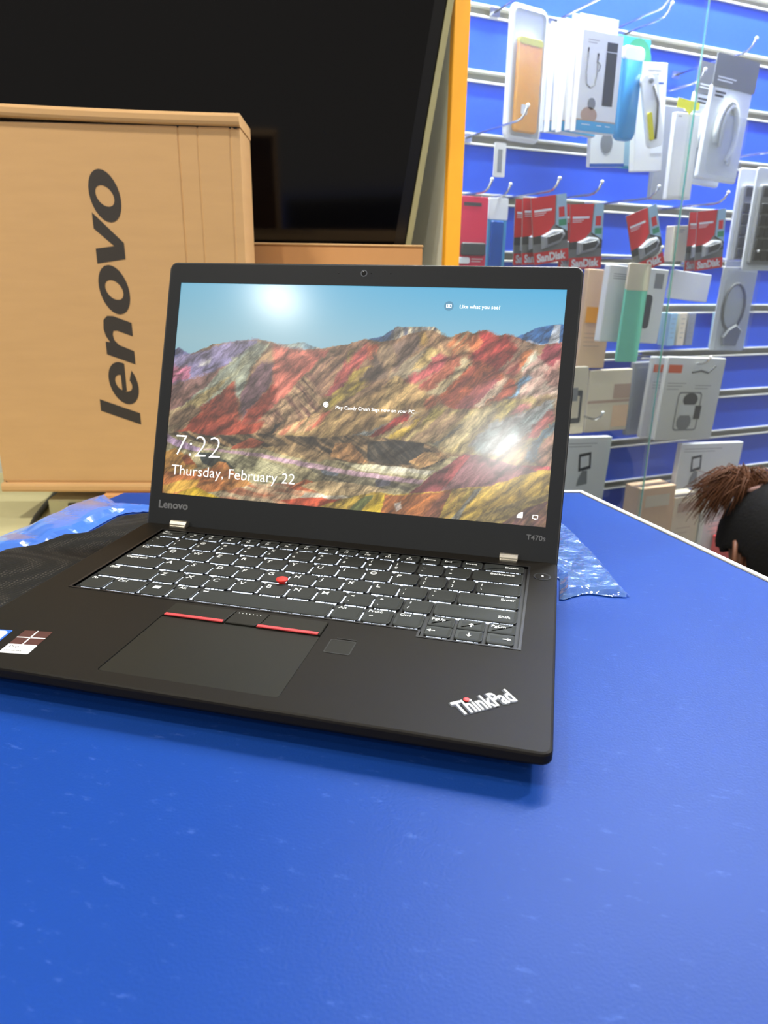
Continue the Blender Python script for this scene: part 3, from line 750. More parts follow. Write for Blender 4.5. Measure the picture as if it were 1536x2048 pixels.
# stickers on the palm rest, left
R8 = Matrix.Rotation(math.radians(8), 4, 'Z')
m = MB(); m.prism(rrect(-.0083, .0083, -.0030, .0125, .0006, 2), 0, .00015, 0); m.prism(rrect(-.0083, .0083, -.0125, -.0030, .0006, 2), 0, .00016, 1)
m.box(-.0083, .0083, .0042, .0050, .0001, .0002, 1); m.box(-.0008, .0000, -.003, .0125, .0001, .0002, 1)
put(m, text('Pro', .0042, .00005), -.0066, -.0070, .0002, 2); put(m, text('Windows', .0026, .00005), -.0070, -.0105, .0002, 2)
m.build('software_sticker', ['sticker_dark', 'sticker_white', 'print_dark'], lap, Matrix.Translation((-.2848, .0262, .0001)) @ R8)
m = MB(); m.prism(rrect(-.0085, .0085, -.0105, .0085, .0008, 2), 0, .00015, 0); m.prism(rrect(-.0072, .0072, -.0092, .0072, .003, 3), .0001, .0002, 1)
m.build('processor_sticker', ['sticker_blue', 'sticker_white'], lap, Matrix.Translation((-.3085, .0262, .0001)) @ R8)
# lid
LA = .330862
ML = frame(Vector((0, .225559, -.000438)), Vector((1, 0, 0)), Vector((0, math.sin(LA), math.cos(LA))), Vector((0, -math.cos(LA), math.sin(LA))))
VT = .2156; V0 = .024907
lo_ = rrect(-LW, 0, -.0040, VT, .0062, 6, .0015); sc = [(-.3202, V0), (-.0108, V0), (-.0108, V0+.174), (-.3202, V0+.174)]
l = MB(); bo = inset(lo_, .0013)
l.loops([A2(inset(lo_, .0012), -.0062), A2(lo_, -.0052), A2(lo_, .0002), A2(inset(lo_, .0006), .0007), A2(bo, .0007)], 1, True, False)
l.holed(bo, [sc], .0007, 0); l.loops([A2(sc[::-1], .0007), A2(sc[::-1], 0)], 1, False, False)
lid = l.build('lid', ['lid_black', 'rim_black'], lap, ML)
NXS, NYS = 800, 450
pic = paint_wallpaper(NXS, NYS)/255.0
pl = np.where(pic <= .04045, pic/12.92, ((pic+.055)/1.055)**2.4)
gx, gy = np.meshgrid(np.linspace(sc[0][0], sc[1][0], NXS), np.linspace(V0+.174, V0, NYS))
co = np.stack([gx, gy, np.full(gx.shape, .0001)], -1).reshape(-1, 3)
ii = np.arange(NXS*NYS).reshape(NYS, NXS)
q = np.stack([ii[1:, :-1], ii[1:, 1:], ii[:-1, 1:], ii[:-1, :-1]], -1).reshape(-1, 4)
me = bpy.data.meshes.new('screen'); me.vertices.add(len(co)); me.vertices.foreach_set('co', co.ravel())
me.loops.add(q.size); me.polygons.add(len(q)); me.loops.foreach_set('vertex_index', q.ravel().astype(np.int32))
me.polygons.foreach_set('loop_start', np.arange(0, q.size, 4, dtype=np.int32)); me.polygons.foreach_set('loop_total', np.full(len(q), 4, np.int32))
me.update(calc_edges=True)
ca = me.color_attributes.new('picture', 'FLOAT_COLOR', 'POINT')
ca.data.foreach_set('color', np.concatenate([pl.reshape(-1, 3), np.ones((len(co), 1))], 1).ravel().astype(np.float32))
me.materials.append(MATS['display'])
so = link('screen', me, lid); so['label'] = 'lit display with a striped mountain landscape and the time'
for nm, s_, sz, bd_, x, y, w in (('clock_lettering', '7:22', .0235, -.00055, -.3135, .0568, .0400), ('date_lettering', 'Thursday, February 22', .012, -.00012, -.3138, .0408, .1072),
                              ('caption_lettering', 'Like what you see?', .005, 0, -.0882, .1834, .0300), ('notice_lettering', 'Play Candy Crush Saga now on your PC', .005, 0, -.1783, .1022, .0626)):
    m = MB(); put(m, text(s_, sz, bd_), x, y, .0003, 0, 0, w); m.build(nm, 'screen_text', lid)
m = MB(); m.prism(circle(-.0963, .1850, .0036, 24), .0001, .00025, 1)
m.holed(rrect(-.0983, -.0943, .1837, .1863, .0003, 2), [rrect(-.0979, -.0947, .1840, .1860, .0002, 2)], .0003, 0); m.holed(circle(-.0963, .1850, .0009, 12), [circle(-.0963, .1850, .0005, 12)], .0003, 0)
m.build('camera_icon', ['screen_text', 'screen_badge'], lid); m = MB()
m.holed(circle(-.1862, .1053, .0022, 20), [circle(-.1862, .1053, .0016, 20)], .0003, 0); m.box(-.1879, -.1845, .1051, .1055, .0002, .0003, 0); m.box(-.1864, -.1860, .1036, .1070, .0002, .0003, 0)
m.holed(circle(-.1862, .1053, .0009, 12, .0017), [circle(-.1862, .1053, .0006, 12, .0014)], .0003, 0)
m.build('globe_icon', 'screen_text', lid); m = MB()
m.add([(-.0278, .0302, .0003)]+[(-.0278-.0044*math.cos(math.radians(90*k/6)), .0302+.0044*math.sin(math.radians(90*k/6)), .0003) for k in range(7)], [(0,)+tuple(range(7, 0, -1))], 0)
m.build('signal_icon', 'screen_text', lid); m = MB()
m.holed(rrect(-.0208, -.0168, .0303, .0333, .0002, 1), [rrect(-.0203, -.0173, .0308, .0328, .0002, 1)], .0003, 0); m.box(-.0192, -.0180, .0296, .0303, .0002, .0003, 0)
m.build('network_icon', 'screen_text', lid)
m = MB(); m.lathe([(.0026, .0005), (.0026, .0009), (.0020, .0009), (.0018, .0006)], 24, 1, (-.1648, .2086)); m.lathe([(.0018, .0007), (.0012, .00085)], 20, 0, (-.1648, .2086))
m.build('webcam', ['lens_dark', 'lens_ring'], lid)
for x in (-.1852, -.1435, -.1590):
    m = MB(); m.lathe([(.0005, .0005), (.0004, .0009)], 10, 0, (x, .2086)); m.build('microphone_hole', 'lens_dark', lid)
m = MB(); put(m, text('Lenovo', .0072, .0002), -.3222, .0128, .0008, 0, 0, .0262); put(m, text('T470s', .0048, .00004), -.0238, .0148, .0008, 0, 0, .0136)
m.build('bezel_lettering', 'grey_print', lid)

# ------------------------------------------------------------------ cloth, plastic film, cartons, television
SLV = [(-.4290, .0200), (-.4240, .164), (-.4096, .1803), (-.4018, .2064), (-.3890, .2176), (-.3907, .245), (-.3915, .2736), (-.3854, .2811), (-.3695, .2885), (-.30, .294), (-.24, .292), (-.235, .2330), (-.3335, .2330), (-.3335, .02)]
def hs(x, y): return .0085+.0030*math.sin(34*x+20*y)+.0022*math.sin(70*y-30*x)
sm = soft_patch(SLV, .004, hs, 1.0004, .014)
sm.box(-.429, -.425, .03, .10, 1.0003, 1.0015, 0)
tag(sm.build('cloth_sleeve', 'mesh_cloth', None, None, True), 'black woven mesh sleeve lying limp beside the laptop', 'sleeve')
BAG = [(-.452, .150), (-.4286, .154), (-.4100, .1770), (-.4025, .2030), (-.3905, .2140), (-.3925, .245), (-.3930, .2736), (-.3870, .2831), (-.3700, .2915), (-.31, .297), (-.24, .296), (-.22, .316), (-.30, .323), (-.386, .306), (-.412, .304), (-.444, .327), (-.452, .29), (-.449, .24), (-.455, .19)]
def hb(x, y):
    return .0040+.0035*math.sin(38*x+31*y)*math.sin(33*y-20*x+1)+.0024*abs(math.sin(64*y+30*x))
sm = soft_patch(BAG, .004, hb, 1.0012, .012)
tag(sm.build('plastic_bag', 'bag_film', None, None, False), 'crumpled clear blue plastic bag on the table edge beneath the tall cardboard box', 'plastic bag')
BR = [(-.012, .372), (.0068, .3560), (.0108, .3504), (.0208, .3202), (.030, .2927), (.0381, .2623), (.0453, .235), (.0520, .2155), (.0388, .2130), (.0235, .2140), (.0131, .2063), (.0030, .1955), (.0030, .236), (-.06, .240), (-.06, .36)]
def hr(x, y): return .0022+.0022*abs(math.sin(60*x+22*y))+.0012*abs(math.sin(130*x-30*y))
sm = soft_patch(BR, .003, hr, 1.0010, .006)
tag(sm.build('plastic_film', 'bag_film_light', None, None, False), 'thin glossy clear plastic film poking out right of the laptop', 'plastic film')

A16 = math.radians(16); B1 = Vector((math.cos(A16), math.sin(A16), 0)); B2 = Vector((-math.sin(A16), math.cos(A16), 0))
def left_M(z): return frame(Vector((-.72, .50, OZ+z)), B1, B2, Z3)
# low cream cabinet behind the table
cb = thing('side_cabinet', 'cream side cabinet behind the table holding the cardboard boxes', 'cabinet', left_M(-OZ))
H = OZ-.128
c = MB(); c.prism([(-.50, -.19), (.60, -.19), (.60, .245), (-.50, .245)], 0, H-.03, 0); c.build('body', 'cream', cb)
c = MB(); c.prism([(-.51, -.20), (.61, -.20), (.61, .25), (-.51, .25)], H-.03, H, 0, .002); c.build('cabinet_top', 'cream', cb)
for k in range(2):
    c = MB(); c.prism([(-.49+.545*k, -.205), (.04+.545*k, -.205), (.04+.545*k, -.19), (-.49+.545*k, -.19)], .05, H-.04, 0, .002); d = c.build('door', 'cream', cb)
    c = MB(); c.box(.01+.06*k, .022+.06*k, -.22, -.205, H-.30, H-.18); c.build('door_handle', 'chrome', d)
# flat carton under the tall one
fc = thing('flat_carton', 'flat orange-brown carton lying under the tall cardboard box', 'carton', left_M(-.128))
c = MB(); c.prism([(.134, -.014), (.50, -.014), (.50, .125), (.134, .125)], 0, .0415, 0, .0015); c.build('carton_body', 'cardboard_orange', fc)
c = MB(); c.box(.134, .50, -.0156, -.014, .022, .0235); c.build('flap_edge', 'cardboard_dark', fc)
# tall carton with the big lettering
bx = thing('cardboard_box', 'tall tan cardboard box with big black sideways lettering', 'cardboard box', left_M(-.0862))
BW, BH = .335, .4565
c = MB()
xs = [0, .006, .262, .2635, .265, .2845, .286, .2875, .322, .324, .326, BW]; ds = [.002, 0, 0, .0012, 0, 0, .0009, 0, 0, .0011, 0, .002]
zs = [.012, .016, BH-.016, BH-.012]
vs = []; fs = []
for j, z in enumerate(zs):
    for x, d in zip(xs, ds): vs.append((x, d+(.001 if j in (0, 3) else 0), z))
n = len(xs)
for j in range(3):
    for i in range(n-1): fs.append((j*n+i, j*n+i+1, (j+1)*n+i+1, (j+1)*n+i))
c.add(vs, fs, 0)
y0_, y1_ = .002, .090
c.add([(0, y0_, .012), (0, y1_, .012), (0, y1_, BH-.012), (0, y0_, BH-.012)], [(1, 0, 3, 2)], 0)
c.add([(BW, y0_, .012), (BW, y1_, .012), (BW, y1_, BH-.012), (BW, y0_, BH-.012)], [(0, 1, 2, 3)], 0)
c.add([(0, y1_, .012), (BW, y1_, .012), (BW, y1_, BH-.012), (0, y1_, BH-.012)], [(1, 0, 3, 2)], 0)
c.build('carton_body', 'cardboard', bx)
def roll_edge(z0, h, fwd, bow, name):
    c = MB(); ls_ = []
    prof = [(.09, -h/2), (-fwd*.3, -h/2), (-fwd*.8, -h*.42), (-fwd, -h*.2), (-fwd, h*.2), (-fwd*.8, h*.42), (-fwd*.3, h/2), (.09, h/2)]
    for k in range(13):
        x = BW*k/12; w = bow*((1-k/12)**2)
        ls_.append([(x-.001+.002*k/12, y, z0+z+w) for y, z in prof][::-1])
    c.loops(ls_, 0); return c.build(name, 'cardboard', bx)
roll_edge(BH-.0045, .0135, .007, .006, 'top_flap'); roll_edge(.0062, .0125, .006, 0, 'bottom_flap')
g = MB(); g.box(.003, BW-.003, .0012, .004, BH-.0135, BH-.0112); g.box(.003, BW-.003, .0012, .004, .0125, .0145); g.build('flap_shadow', 'ink_shadow_black', bx)  # dark strips painted in for the shadow lines along the flaps
# lettering, running up the face
L = MB(); SH = .36
def lay(outer, holes, t0):
    f = lambda l: [(-(y), t0+x+SH*y) for x, y in l]
    ls = [[Vector((a, b_, 0)) for a, b_ in f(q)] for q in [outer]+holes]
    tr = tessellate_polygon(ls); flat = [(BW-.1455+v.x, -.0004, v.y) for q in ls for v in q]; fs = []
    for t in tr:
        a, b_, c_ = [flat[i] for i in t]
        k = (b_[0]-a[0])*(c_[2]-a[2])-(b_[2]-a[2])*(c_[0]-a[0])
        fs.append(tuple(t) if k > 0 else tuple(reversed(t)))
    L.add(flat, fs)
def el(cx, cy, rx, ry, a0=0, a1=360, n=26):
    return [(cx+rx*math.cos(math.radians(a0+(a1-a0)*k/n)), cy+ry*math.sin(math.radians(a0+(a1-a0)*k/n))) for k in range(n+(a1-a0 != 360))]
zb = .0862
h = .0345
lay([(0, 0), (.0150, 0), (.0150, .050), (0, .050)], [], zb+.006)
e_out = el(.0255, h/2, .0262, .0185, 0, 322)+el(.0255, h/2, .0098, .0105, 312, 186)+[(.0150, h/2-.0030), (.0517, h/2-.0030)]
lay(e_out, [[(.0160, h/2+.0026), (.0352, h/2+.0026)]+el(.0255, h/2+.002, .0098, .0085, 10, 170, 10)], zb+.028)
lay([(0, 0), (0, h), (.0158, h), (.0170, h-.0055), (.0230, h-.001), (.0310, h+.0010), (.0420, h), (.0490, h-.005), (.0515, .022), (.0515, 0), (.0350, 0), (.0350, .0190), (.0330, .0235), (.0280, .0248), (.0215, .0235), (.0175, .0180), (.0165, 0)], [], zb+.084)
lay(el(.0275, h/2, .0285, .0185), [el(.0275, h/2, .0112, .0108)], zb+.141)
lay([(0, h), (.0172, h), (.0285, .0120), (.0400, h), (.0580, h), (.0365, 0), (.0180, 0)], [], zb+.193)
lay(el(.0275, h/2, .0285, .0185), [el(.0275, h/2, .0112, .0108)], zb+.248)
L.build('lettering', 'ink_shadow_black', bx)
# second carton, behind
c2 = thing('brown_carton', 'plain brown carton standing behind the laptop under the television', 'carton', left_M(-.128))
c = MB(); c.prism([(.10, .142), (.566, .131), (.570, .202), (.10, .212)], 0, .3635, 0, .002); c.build('carton_body', 'cardboard_orange', c2)
c = MB(); c.prism([(.098, .1405), (.567, .1295), (.571, .2035), (.098, .2135)], .3635, .3665, 0, .001); c.build('top_flap', 'cardboard', c2)
# things lying on the cabinet
m = MB(); m.tube([(.004, .185, .004), (.0115, .140, .004), (.020, .10, .004), (.0265, .055, .004), (.036, .0, .004), (.052, -.06, .004), (.066, -.10, .0045), (.080, -.14, .004)], .0042, 8)
o = m.build('power_cable', 'cord_black', None, None, True); o.matrix_world = left_M(-.128); tag(o, 'black cable lying on the cream cabinet below the tall box', 'cable')
ad = thing('power_adapter', 'small beige block with a dark side on the cream cabinet', 'adapter', left_M(-.128))
m = MB(); m.prism(rrect(.048, .118, .012, .11, .006, 3), 0, .026, 0, .002); m.build('adapter_body', 'cream', ad)
m = MB(); m.prism(rrect(.078, .098, .005, .013, .002, 2), .003, .022, 0); m.build('socket_face', 'pack_dark', ad)

# television, hung askew
TT = math.radians(8); TR = math.radians(8.5)
up0 = -B2*math.sin(TT)+Z3*math.cos(TT); tu = up0*math.cos(TR)+B1*math.sin(TR); tx = B1*math.cos(TR)-up0*math.sin(TR); tn = tx.cross(tu)
tv = thing('television', 'large black flat television hung at a slant on the grey wall', 'television', frame(Vector((-.260, .890, .243+OZ)), tx, tu, tn))
m = MB(); m.prism(rrect(-1.10, 0, -.06, .56, .004, 3), -.035, 0.0, 1, .002); m.build('housing', ['tv_border', 'tv_border'], tv)
m = MB(); m.box(-1.085, -.018, -.045, .545, .0001, .0012); m.build('screen', 'tv_black', tv)
m = MB(); fo_ = rrect(-1.109, .0085, -.069, .569, .006, 3); fi = rrect(-1.10, 0, -.06, .56, .004, 3)
m.holed(fo_, [fi], .004, 0); m.wall(fo_, -.036, .004, 0); m.loops([A2(fi[::-1], .004), A2(fi[::-1], -.036)], 0, False, False); m.build('frame', 'tv_frame', tv)
m = MB(); m.box(-.75, -.35, .15, .45, -.06, -.036); m.box(-.52, -.38, .22, .40, -.20, -.06); m.build('wall_bracket', 'tv_border', tv)

# ------------------------------------------------------------------ goods hanging in the display case
def place(s, z, o, roll=0.0, yaw=0.0):
    return MW @ Matrix.Translation((s, z, o)) @ Matrix.Rotation(math.radians(roll), 4, 'Z') @ Matrix.Rotation(math.radians(yaw), 4, 'Y')
def hook(s, z, o, what):
    """wire hook in a wall rail: a plate, an arm and an upturned tip with a white stop"""
    t = thing('display_hook', 'chrome wire hook holding '+what, 'hook', MW @ Matrix.Translation((s, z, 0)), 'chrome wire hooks in the rails')
    m = MB(); m.prism(rrect(-.010, .010, -.007, .007, .002, 2), .0045, .0065, 0); m.build('hook_plate', 'chrome', t)
    m = MB(); m.tube([(0, 0, .006), (0, .001, o*.5), (0, .0, o+.002), (0, .002, o+.014), (0, .008, o+.024), (0, .016, o+.030)], .0021, 8); m.build('hook_arm', 'chrome', t, None, True)
    m = MB(); m.ball((0, .0175, o+.0305), .0032, 6); m.build('stopper', 'plastic_white', t, None, True)
def dup(root, M, label):
    r = root.copy(); COL.objects.link(r); r.matrix_world = M; r['label'] = label
    for ch in list(root.children):
        c = ch.copy(); COL.objects.link(c); c.parent = r
    return r
def card(m, w, h, t=.0015, mi=0, r=.002, top=0.0, hole=None):
    """hang card: x -w/2..w/2, y top-h..top, lying behind z = 0"""
    m.prism(rrect(-w/2, w/2, top-h, top, r, 3), -t, 0, mi, min(.0004, t/3))
def flat(m, poly, z, mi): m.add([(x, y, z) for x, y in poly], [tuple(range(len(poly)))], mi)
def rect(x0, x1, y0, y1): return [(x0, y0), (x1, y0), (x1, y1), (x0, y1)]
def bars(m, x, y, w, n, z, mi, dy=.004, th=.0012):
    for k in range(n):
        ww = w*(1-.18*(k % 3)); flat(m, rect(x, x+ww, y-k*dy-th, y-k*dy), z, mi)

# yellow phone case in a clear pouch
t = thing('phone_case_pouch', 'yellow phone case in a clear white-rimmed hanging pouch', 'phone case', place(.042, .602, .120, 0, 9))
m = MB(); po_ = rrect(-.043, .041, -.186, .012, .015, 5); pin = rrect(-.031, .031, -.178, -.030, .006, 4)
m.prism(po_, -.002, .0, 0, .0006); m.build('pouch_back', 'bag_clear_white', t)
m = MB(); m.loops([A2(inset(po_, .001), .0), A2(inset(po_, .004), .0035), A2(inset(po_, .008), .0045)], 0, False, False); m.build('pouch_rim', 'plastic_white', t)
m = MB(); m.prism(rrect(-.0265, .0265, -.172, -.036, .007, 4), .001, .009, 0, .002); o = m.build('phone_case', 'case_yellow', t)
m = MB(); m.prism(rrect(-.0265, .0265, -.046, -.0345, .005, 3), .0015, .0094, 0, .001); m.build('case_lip', 'case_lime', o)
m = MB(); m.prism(rrect(-.014, .0, -.146, -.131, .003, 3), .009, .0096, 0); m.build('price_label', 'plastic_white', o)
m = MB(); m.prism(inset(po_, .006), .0100, .0104, 0); m.build('pouch_front', 'pouch_film', t)
hook(.044, .6369, .125, 'the yellow phone case pouch')

# white boxed cables, one behind the other
def cable_box():
    t = thing('cable_box', '', 'box', None, 'white cable boxes on one hook')
    m = MB(); m.box(-.041, .041, -.146, 0, -.012, 0, 0); m.build('carton', 'pack_white', t)
    m = MB(); card(m, .080, .172, .0012, 0, .001, .026); m.build('hang_card', 'pack_white', t, Matrix.Translation((-.002, 0, -.012)))
    m = MB(); z = .0004
    flat(m, rect(.009, .031, -.105, -.012), z, 0); flat(m, rect(.009, .031, -.0265, -.0255), z*1.5, 3)
    m.tube([(-.028, -.030, .0006), (-.029, -.060, .0006), (-.026, -.076, .0006), (-.018, -.081, .0006), (-.010, -.076, .0006), (-.007, -.060, .0006), (-.008, -.035, .0006)], .0010, 6, 1)
    flat(m, rect(-.0295, -.0265, -.038, -.024), z, 0); flat(m, rect(-.0095, -.0055, -.044, -.030), z, 0); m.tube([(-.006, -.042, .0006), (-.001, -.047, .0006), (-.003, -.054, .0006), (-.008, -.058, .0006)], .0009, 6, 1)
    bars(m, -.030, -.012, .022, 2, z, 1, .004, .0008)
    flat(m, circle(-.012, -.104, .008, 14, .009), z, 1); flat(m, circle(-.016, -.121, .017, 16, .012), z, 4); flat(m, rect(-.041, .041, -.136, -.128), z*.8, 4)
    flat(m, rect(-.0405, .0405, -.1455, -.130), z*1.3, 2); bars(m, -.030, -.135, .018, 1, z*2, 3); bars(m, .002, -.135, .010, 1, z*2, 3); bars(m, .020, -.135, .010, 1, z*2, 3)
    m.build('front_print', ['print_dark', 'print_grey', 'print_blue', 'plastic_white', 'print_skin'], t)
    return t
NB = 6
words = ['foremost', 'second', 'third', 'fourth', 'fifth', 'rearmost']
cb0 = cable_box()
for k in range(NB):
    f_ = k/(NB-1); M_ = place(.158+.016*f_, .580+.018*f_+(0, .003, -.002, .004, .0, .002)[k], .165-.125*f_, (0, 1, -1, 1.5, 0, 1)[k], (0, 3, 7, 4, 9, 6)[k])
    lb = words[k]+' white cable box on the hook beside the yellow phone case'
    if k == 0: cb0.matrix_world = M_; cb0['label'] = lb
    else: dup(cb0, M_, lb)
hook(.166, .6369, .150, 'the row of white cable boxes')

# blue rounded pack, green card, blister cable, tall white boxes
t = thing('blue_bottle_pack', 'blue rounded bottle-shaped pack right of the white cable boxes', 'pack', place(.249, .575, .130))
m = MB(); m.prism(rrect(-.024, .024, -.142, 0, .016, 6), -.008, .008, 0, .005); m.build('bottle', 'bottle_blue', t, None, True)
m = MB(); m.prism(rrect(-.0245, .0245, -.020, .004, .010, 5), -.0085, .0085, 0, .003); m.build('cap', 'plastic_white', t)
t = thing('green_card', 'green and blue printed hang card behind the blue rounded pack', 'hang card', place(.296, .613, .078))
m = MB(); card(m, .078, .215, .002, 0, .004); flat(m, circle(.012, -.04, .032, 20, .04), .0004, 1); flat(m, rect(-.038, -.005, -.034, -.022), .0005, 2); flat(m, rect(-.038, -.004, -.05, -.036), .0006, 3)
flat(m, rect(-.038, .038, -.21, -.095), .0005, 4)
m.build('card', ['pack_teal', 'pack_green', 'pack_peach', 'sticker_blue', 'pack_sky'], t)
t = thing('cable_blister', 'narrow white blister of a yellow tipped cable, tilted', 'blister pack', place(.281, .540, .140, 17, 0))
m = MB(); m.prism(rrect(-.019, .019, -.118, 0, .010, 4), -.002, .004, 0, .001); m.build('tray', 'pack_white', t)
m = MB(); m.tube([(.006, -.020, .006), (.010, -.05, .007), (.004, -.08, .007), (-.002, -.105, .006)], .0022, 8, 0); m.build('cable', 'cable_grey', t, None, True)
m = MB(); m.prism(rrect(-.014, -.006, -.105, -.060, .003, 3), .004, .008, 0); m.build('connector', 'case_lime', t)
m = MB(); m.ball((0.002, -.010, .005), .006, 6, 0, (1, 1, .4)); m.build('hang_hole_cap', 'plastic_grey', t, None, True)
t = thing('tall_white_box', 'tall slanted white box behind the tilted cable blister', 'box', place(.322, .570, .105, 5, 0))
m = MB(); m.prism(rrect(-.034, .034, -.178, 0, .002, 2), -.014, 0, 0, .001); m.build('carton', 'pack_white', t)
m = MB(); bars(m, -.012, -.012, .03, 3, .0004, 0, .006, .0018); flat(m, rect(-.020, .026, -.034, -.031), .0004, 1); flat(m, rect(.004, .030, -.148, -.136), .0004, 2); m.build('print', ['print_grey', 'sticker_blue', 'plastic_white'], t)
t = thing('grey_white_box', 'short pale box hanging lowest under the blue rounded pack', 'box', place(.257, .463, .085, 4, 0))
m = MB(); m.prism(rrect(-.045, .035, -.066, 0, .002, 2), -.010, 0, 0, .001); m.build('carton', 'pack_white', t)
m = MB(); flat(m, circle(-.008, -.026, .014, 14, .018), .0004, 0); flat(m, rect(-.045, .035, -.066, -.060), .0004, 1); m.build('print', ['print_grey', 'sticker_blue'], t)
hook(.29, .6369, .135, 'the blue bottle-shaped pack'); hook(.325, .6369, .100, 'the tall slanted white box')

# long white boxes with a yellow tag
t = thing('long_white_box', 'long plain white box below the yellow tag, nearest', 'box', place(.391, .490, .135, 1))
m = MB(); m.prism(rrect(-.030, .030, -.146, 0, .0015, 2), -.010, 0, 0, .0008); m.build('carton', 'pack_white', t)
m = MB(); flat(m, rect(-.027, .027, -.140, -.012), .0004, 1); bars(m, -.024, -.006, .008, 1, .0006, 0); m.build('print', ['print_dark', 'pack_white'], t)
t = thing('grey_white_pack', 'grey-white pack behind the long plain white box', 'box', place(.412, .515, .070, 1))
m = MB(); m.prism(rrect(-.030, .030, -.165, 0, .0015, 2), -.012, 0, 0, .0008); m.build('carton', 'plastic_grey', t)
t = thing('yellow_tag', 'small yellow tag above the long white box', 'tag', place(.386, .509, .138, -3))
m = MB(); m.prism([(-.027, -.014), (-.008, -.014), (.006, -.022), (.012, -.014), (.026, -.012), (.026, 0), (-.027, .002)], -.001, 0, 0); m.build('tag_card', 'tag_yellow', t)
hook(.391, .5369, .130, 'the yellow tag and long white box')

# cable packs with grey header
def grey_pack(M_, lb):
    t = thing('cable_pack', lb, 'cable pack', M_, 'grey header cable packs')
    m = MB(); m.prism(rrect(-.053, .053, -.052, 0, .003, 2), -.0015, .001, 0); m.build('header_card', 'pack_grey', t)
    m = MB(); m.prism(rrect(-.052, .052, -.205, -.048, .006, 4), -.010, -.001, 0, .003); m.build('pouch', 'bag_clear_white', t)
    m = MB(); P = [(.012*math.cos(a)*2.1-.002, -.125+.052*math.sin(a), .003) for a in [math.radians(200-20*k) for k in range(14)]]
    m.tube(P, .0052, 8); m.tube([(p[0]*.8+.006, p[1]-.006, .004) for p in P], .004, 8); m.build('white_cable', 'cable_white', t, None, True)
    m = MB(); m.prism(rrect(-.045, .044, -.198, -.095, .012, 4), .009, .0094, 0); m.build('pouch_front', 'pouch_film', t)
    m = MB(); bars(m, -.044, -.036, .046, 2, .0014, 0, .005, .0022); flat(m, rect(-.046, -.014, -.072, -.054), .0000, 1); bars(m, -.043, -.059, .026, 2, .0004, 2, .006, .0034)
    m.build('print', ['plastic_white', 'plastic_white', 'print_dark'], t)
    return t
grey_pack(place(.469, .582, .160, -3, 0), 'clear pack of white cable with grey header card, nearest')
grey_pack(place(.474, .580, .115, -3, 0), 'second grey header cable pack, behind the nearest')
hook(.47, .5369+.05, .16, 'the grey header cable packs')

# small price tag, red pack, narrow blue pack
t = thing('price_tag', 'small empty clear price tag hanging below the yellow phone case', 'price tag', place(-.011, .409, .140))
m = MB(); m.holed(rrect(-.011, .011, -.052, 0, .002, 2), [rrect(-.0045, .0045, -.045, -.010, .001, 2)], 0, 0); m.prism(rrect(-.011, .011, -.052, 0, .002, 2), -.0016, -.0004, 0); m.build('tag_frame', 'pack_white', t)
m = MB(); m.box(-.004, .004, -.045, -.010, -.0004, .0001); m.build('insert', 'plastic_grey', t)
hook(.0, .4369, .165, 'the small clear price tag')
t = thing('red_pack', 'crimson hang pack with a grey label beside the orange trim', 'pack', place(-.020, .332, .080))
m = MB(); card(m, .056, .170, .003, 0, .003); m.build('card', 'pack_crimson', t)
m = MB(); m.prism(rrect(-.025, .025, -.098, -.076, .004, 3), 0, .006, 0, .002); m.build('blister', 'print_dark', t)
m = MB(); m.prism(rrect(-.030, -.006, -.112, -.101, .004, 3), 0, .004, 0, .001); bars(m, -.002, -.103, .024, 2, .0006, 0); flat(m, rect(-.022, .014, -.016, -.010), .0006, 1); m.build('label', ['plastic_white', 'print_dark'], t)
hook(-.018, .3369, .10, 'the crimson pack')
t = thing('blue_pack', 'narrow blue pack with a white top beside the crimson pack', 'pack', place(.045, .334, .055))
m = MB(); m.prism(rrect(-.020, .020, -.165, 0, .003, 3), -.006, 0, 0, .001); m.build('pouch', 'print_blue', t)
m = MB(); m.prism(rrect(-.0205, .0205, -.036, .001, .003, 3), -.0065, .0008, 0, .0004); m.build('header', 'plastic_white', t)
m = MB(); m.prism(rrect(-.016, .012, -.16, -.038, .004, 3), 0, .004, 0, .0015); m.build('blue_insert', 'sticker_blue', t)
hook(.045, .3369, .06, 'the narrow blue pack')

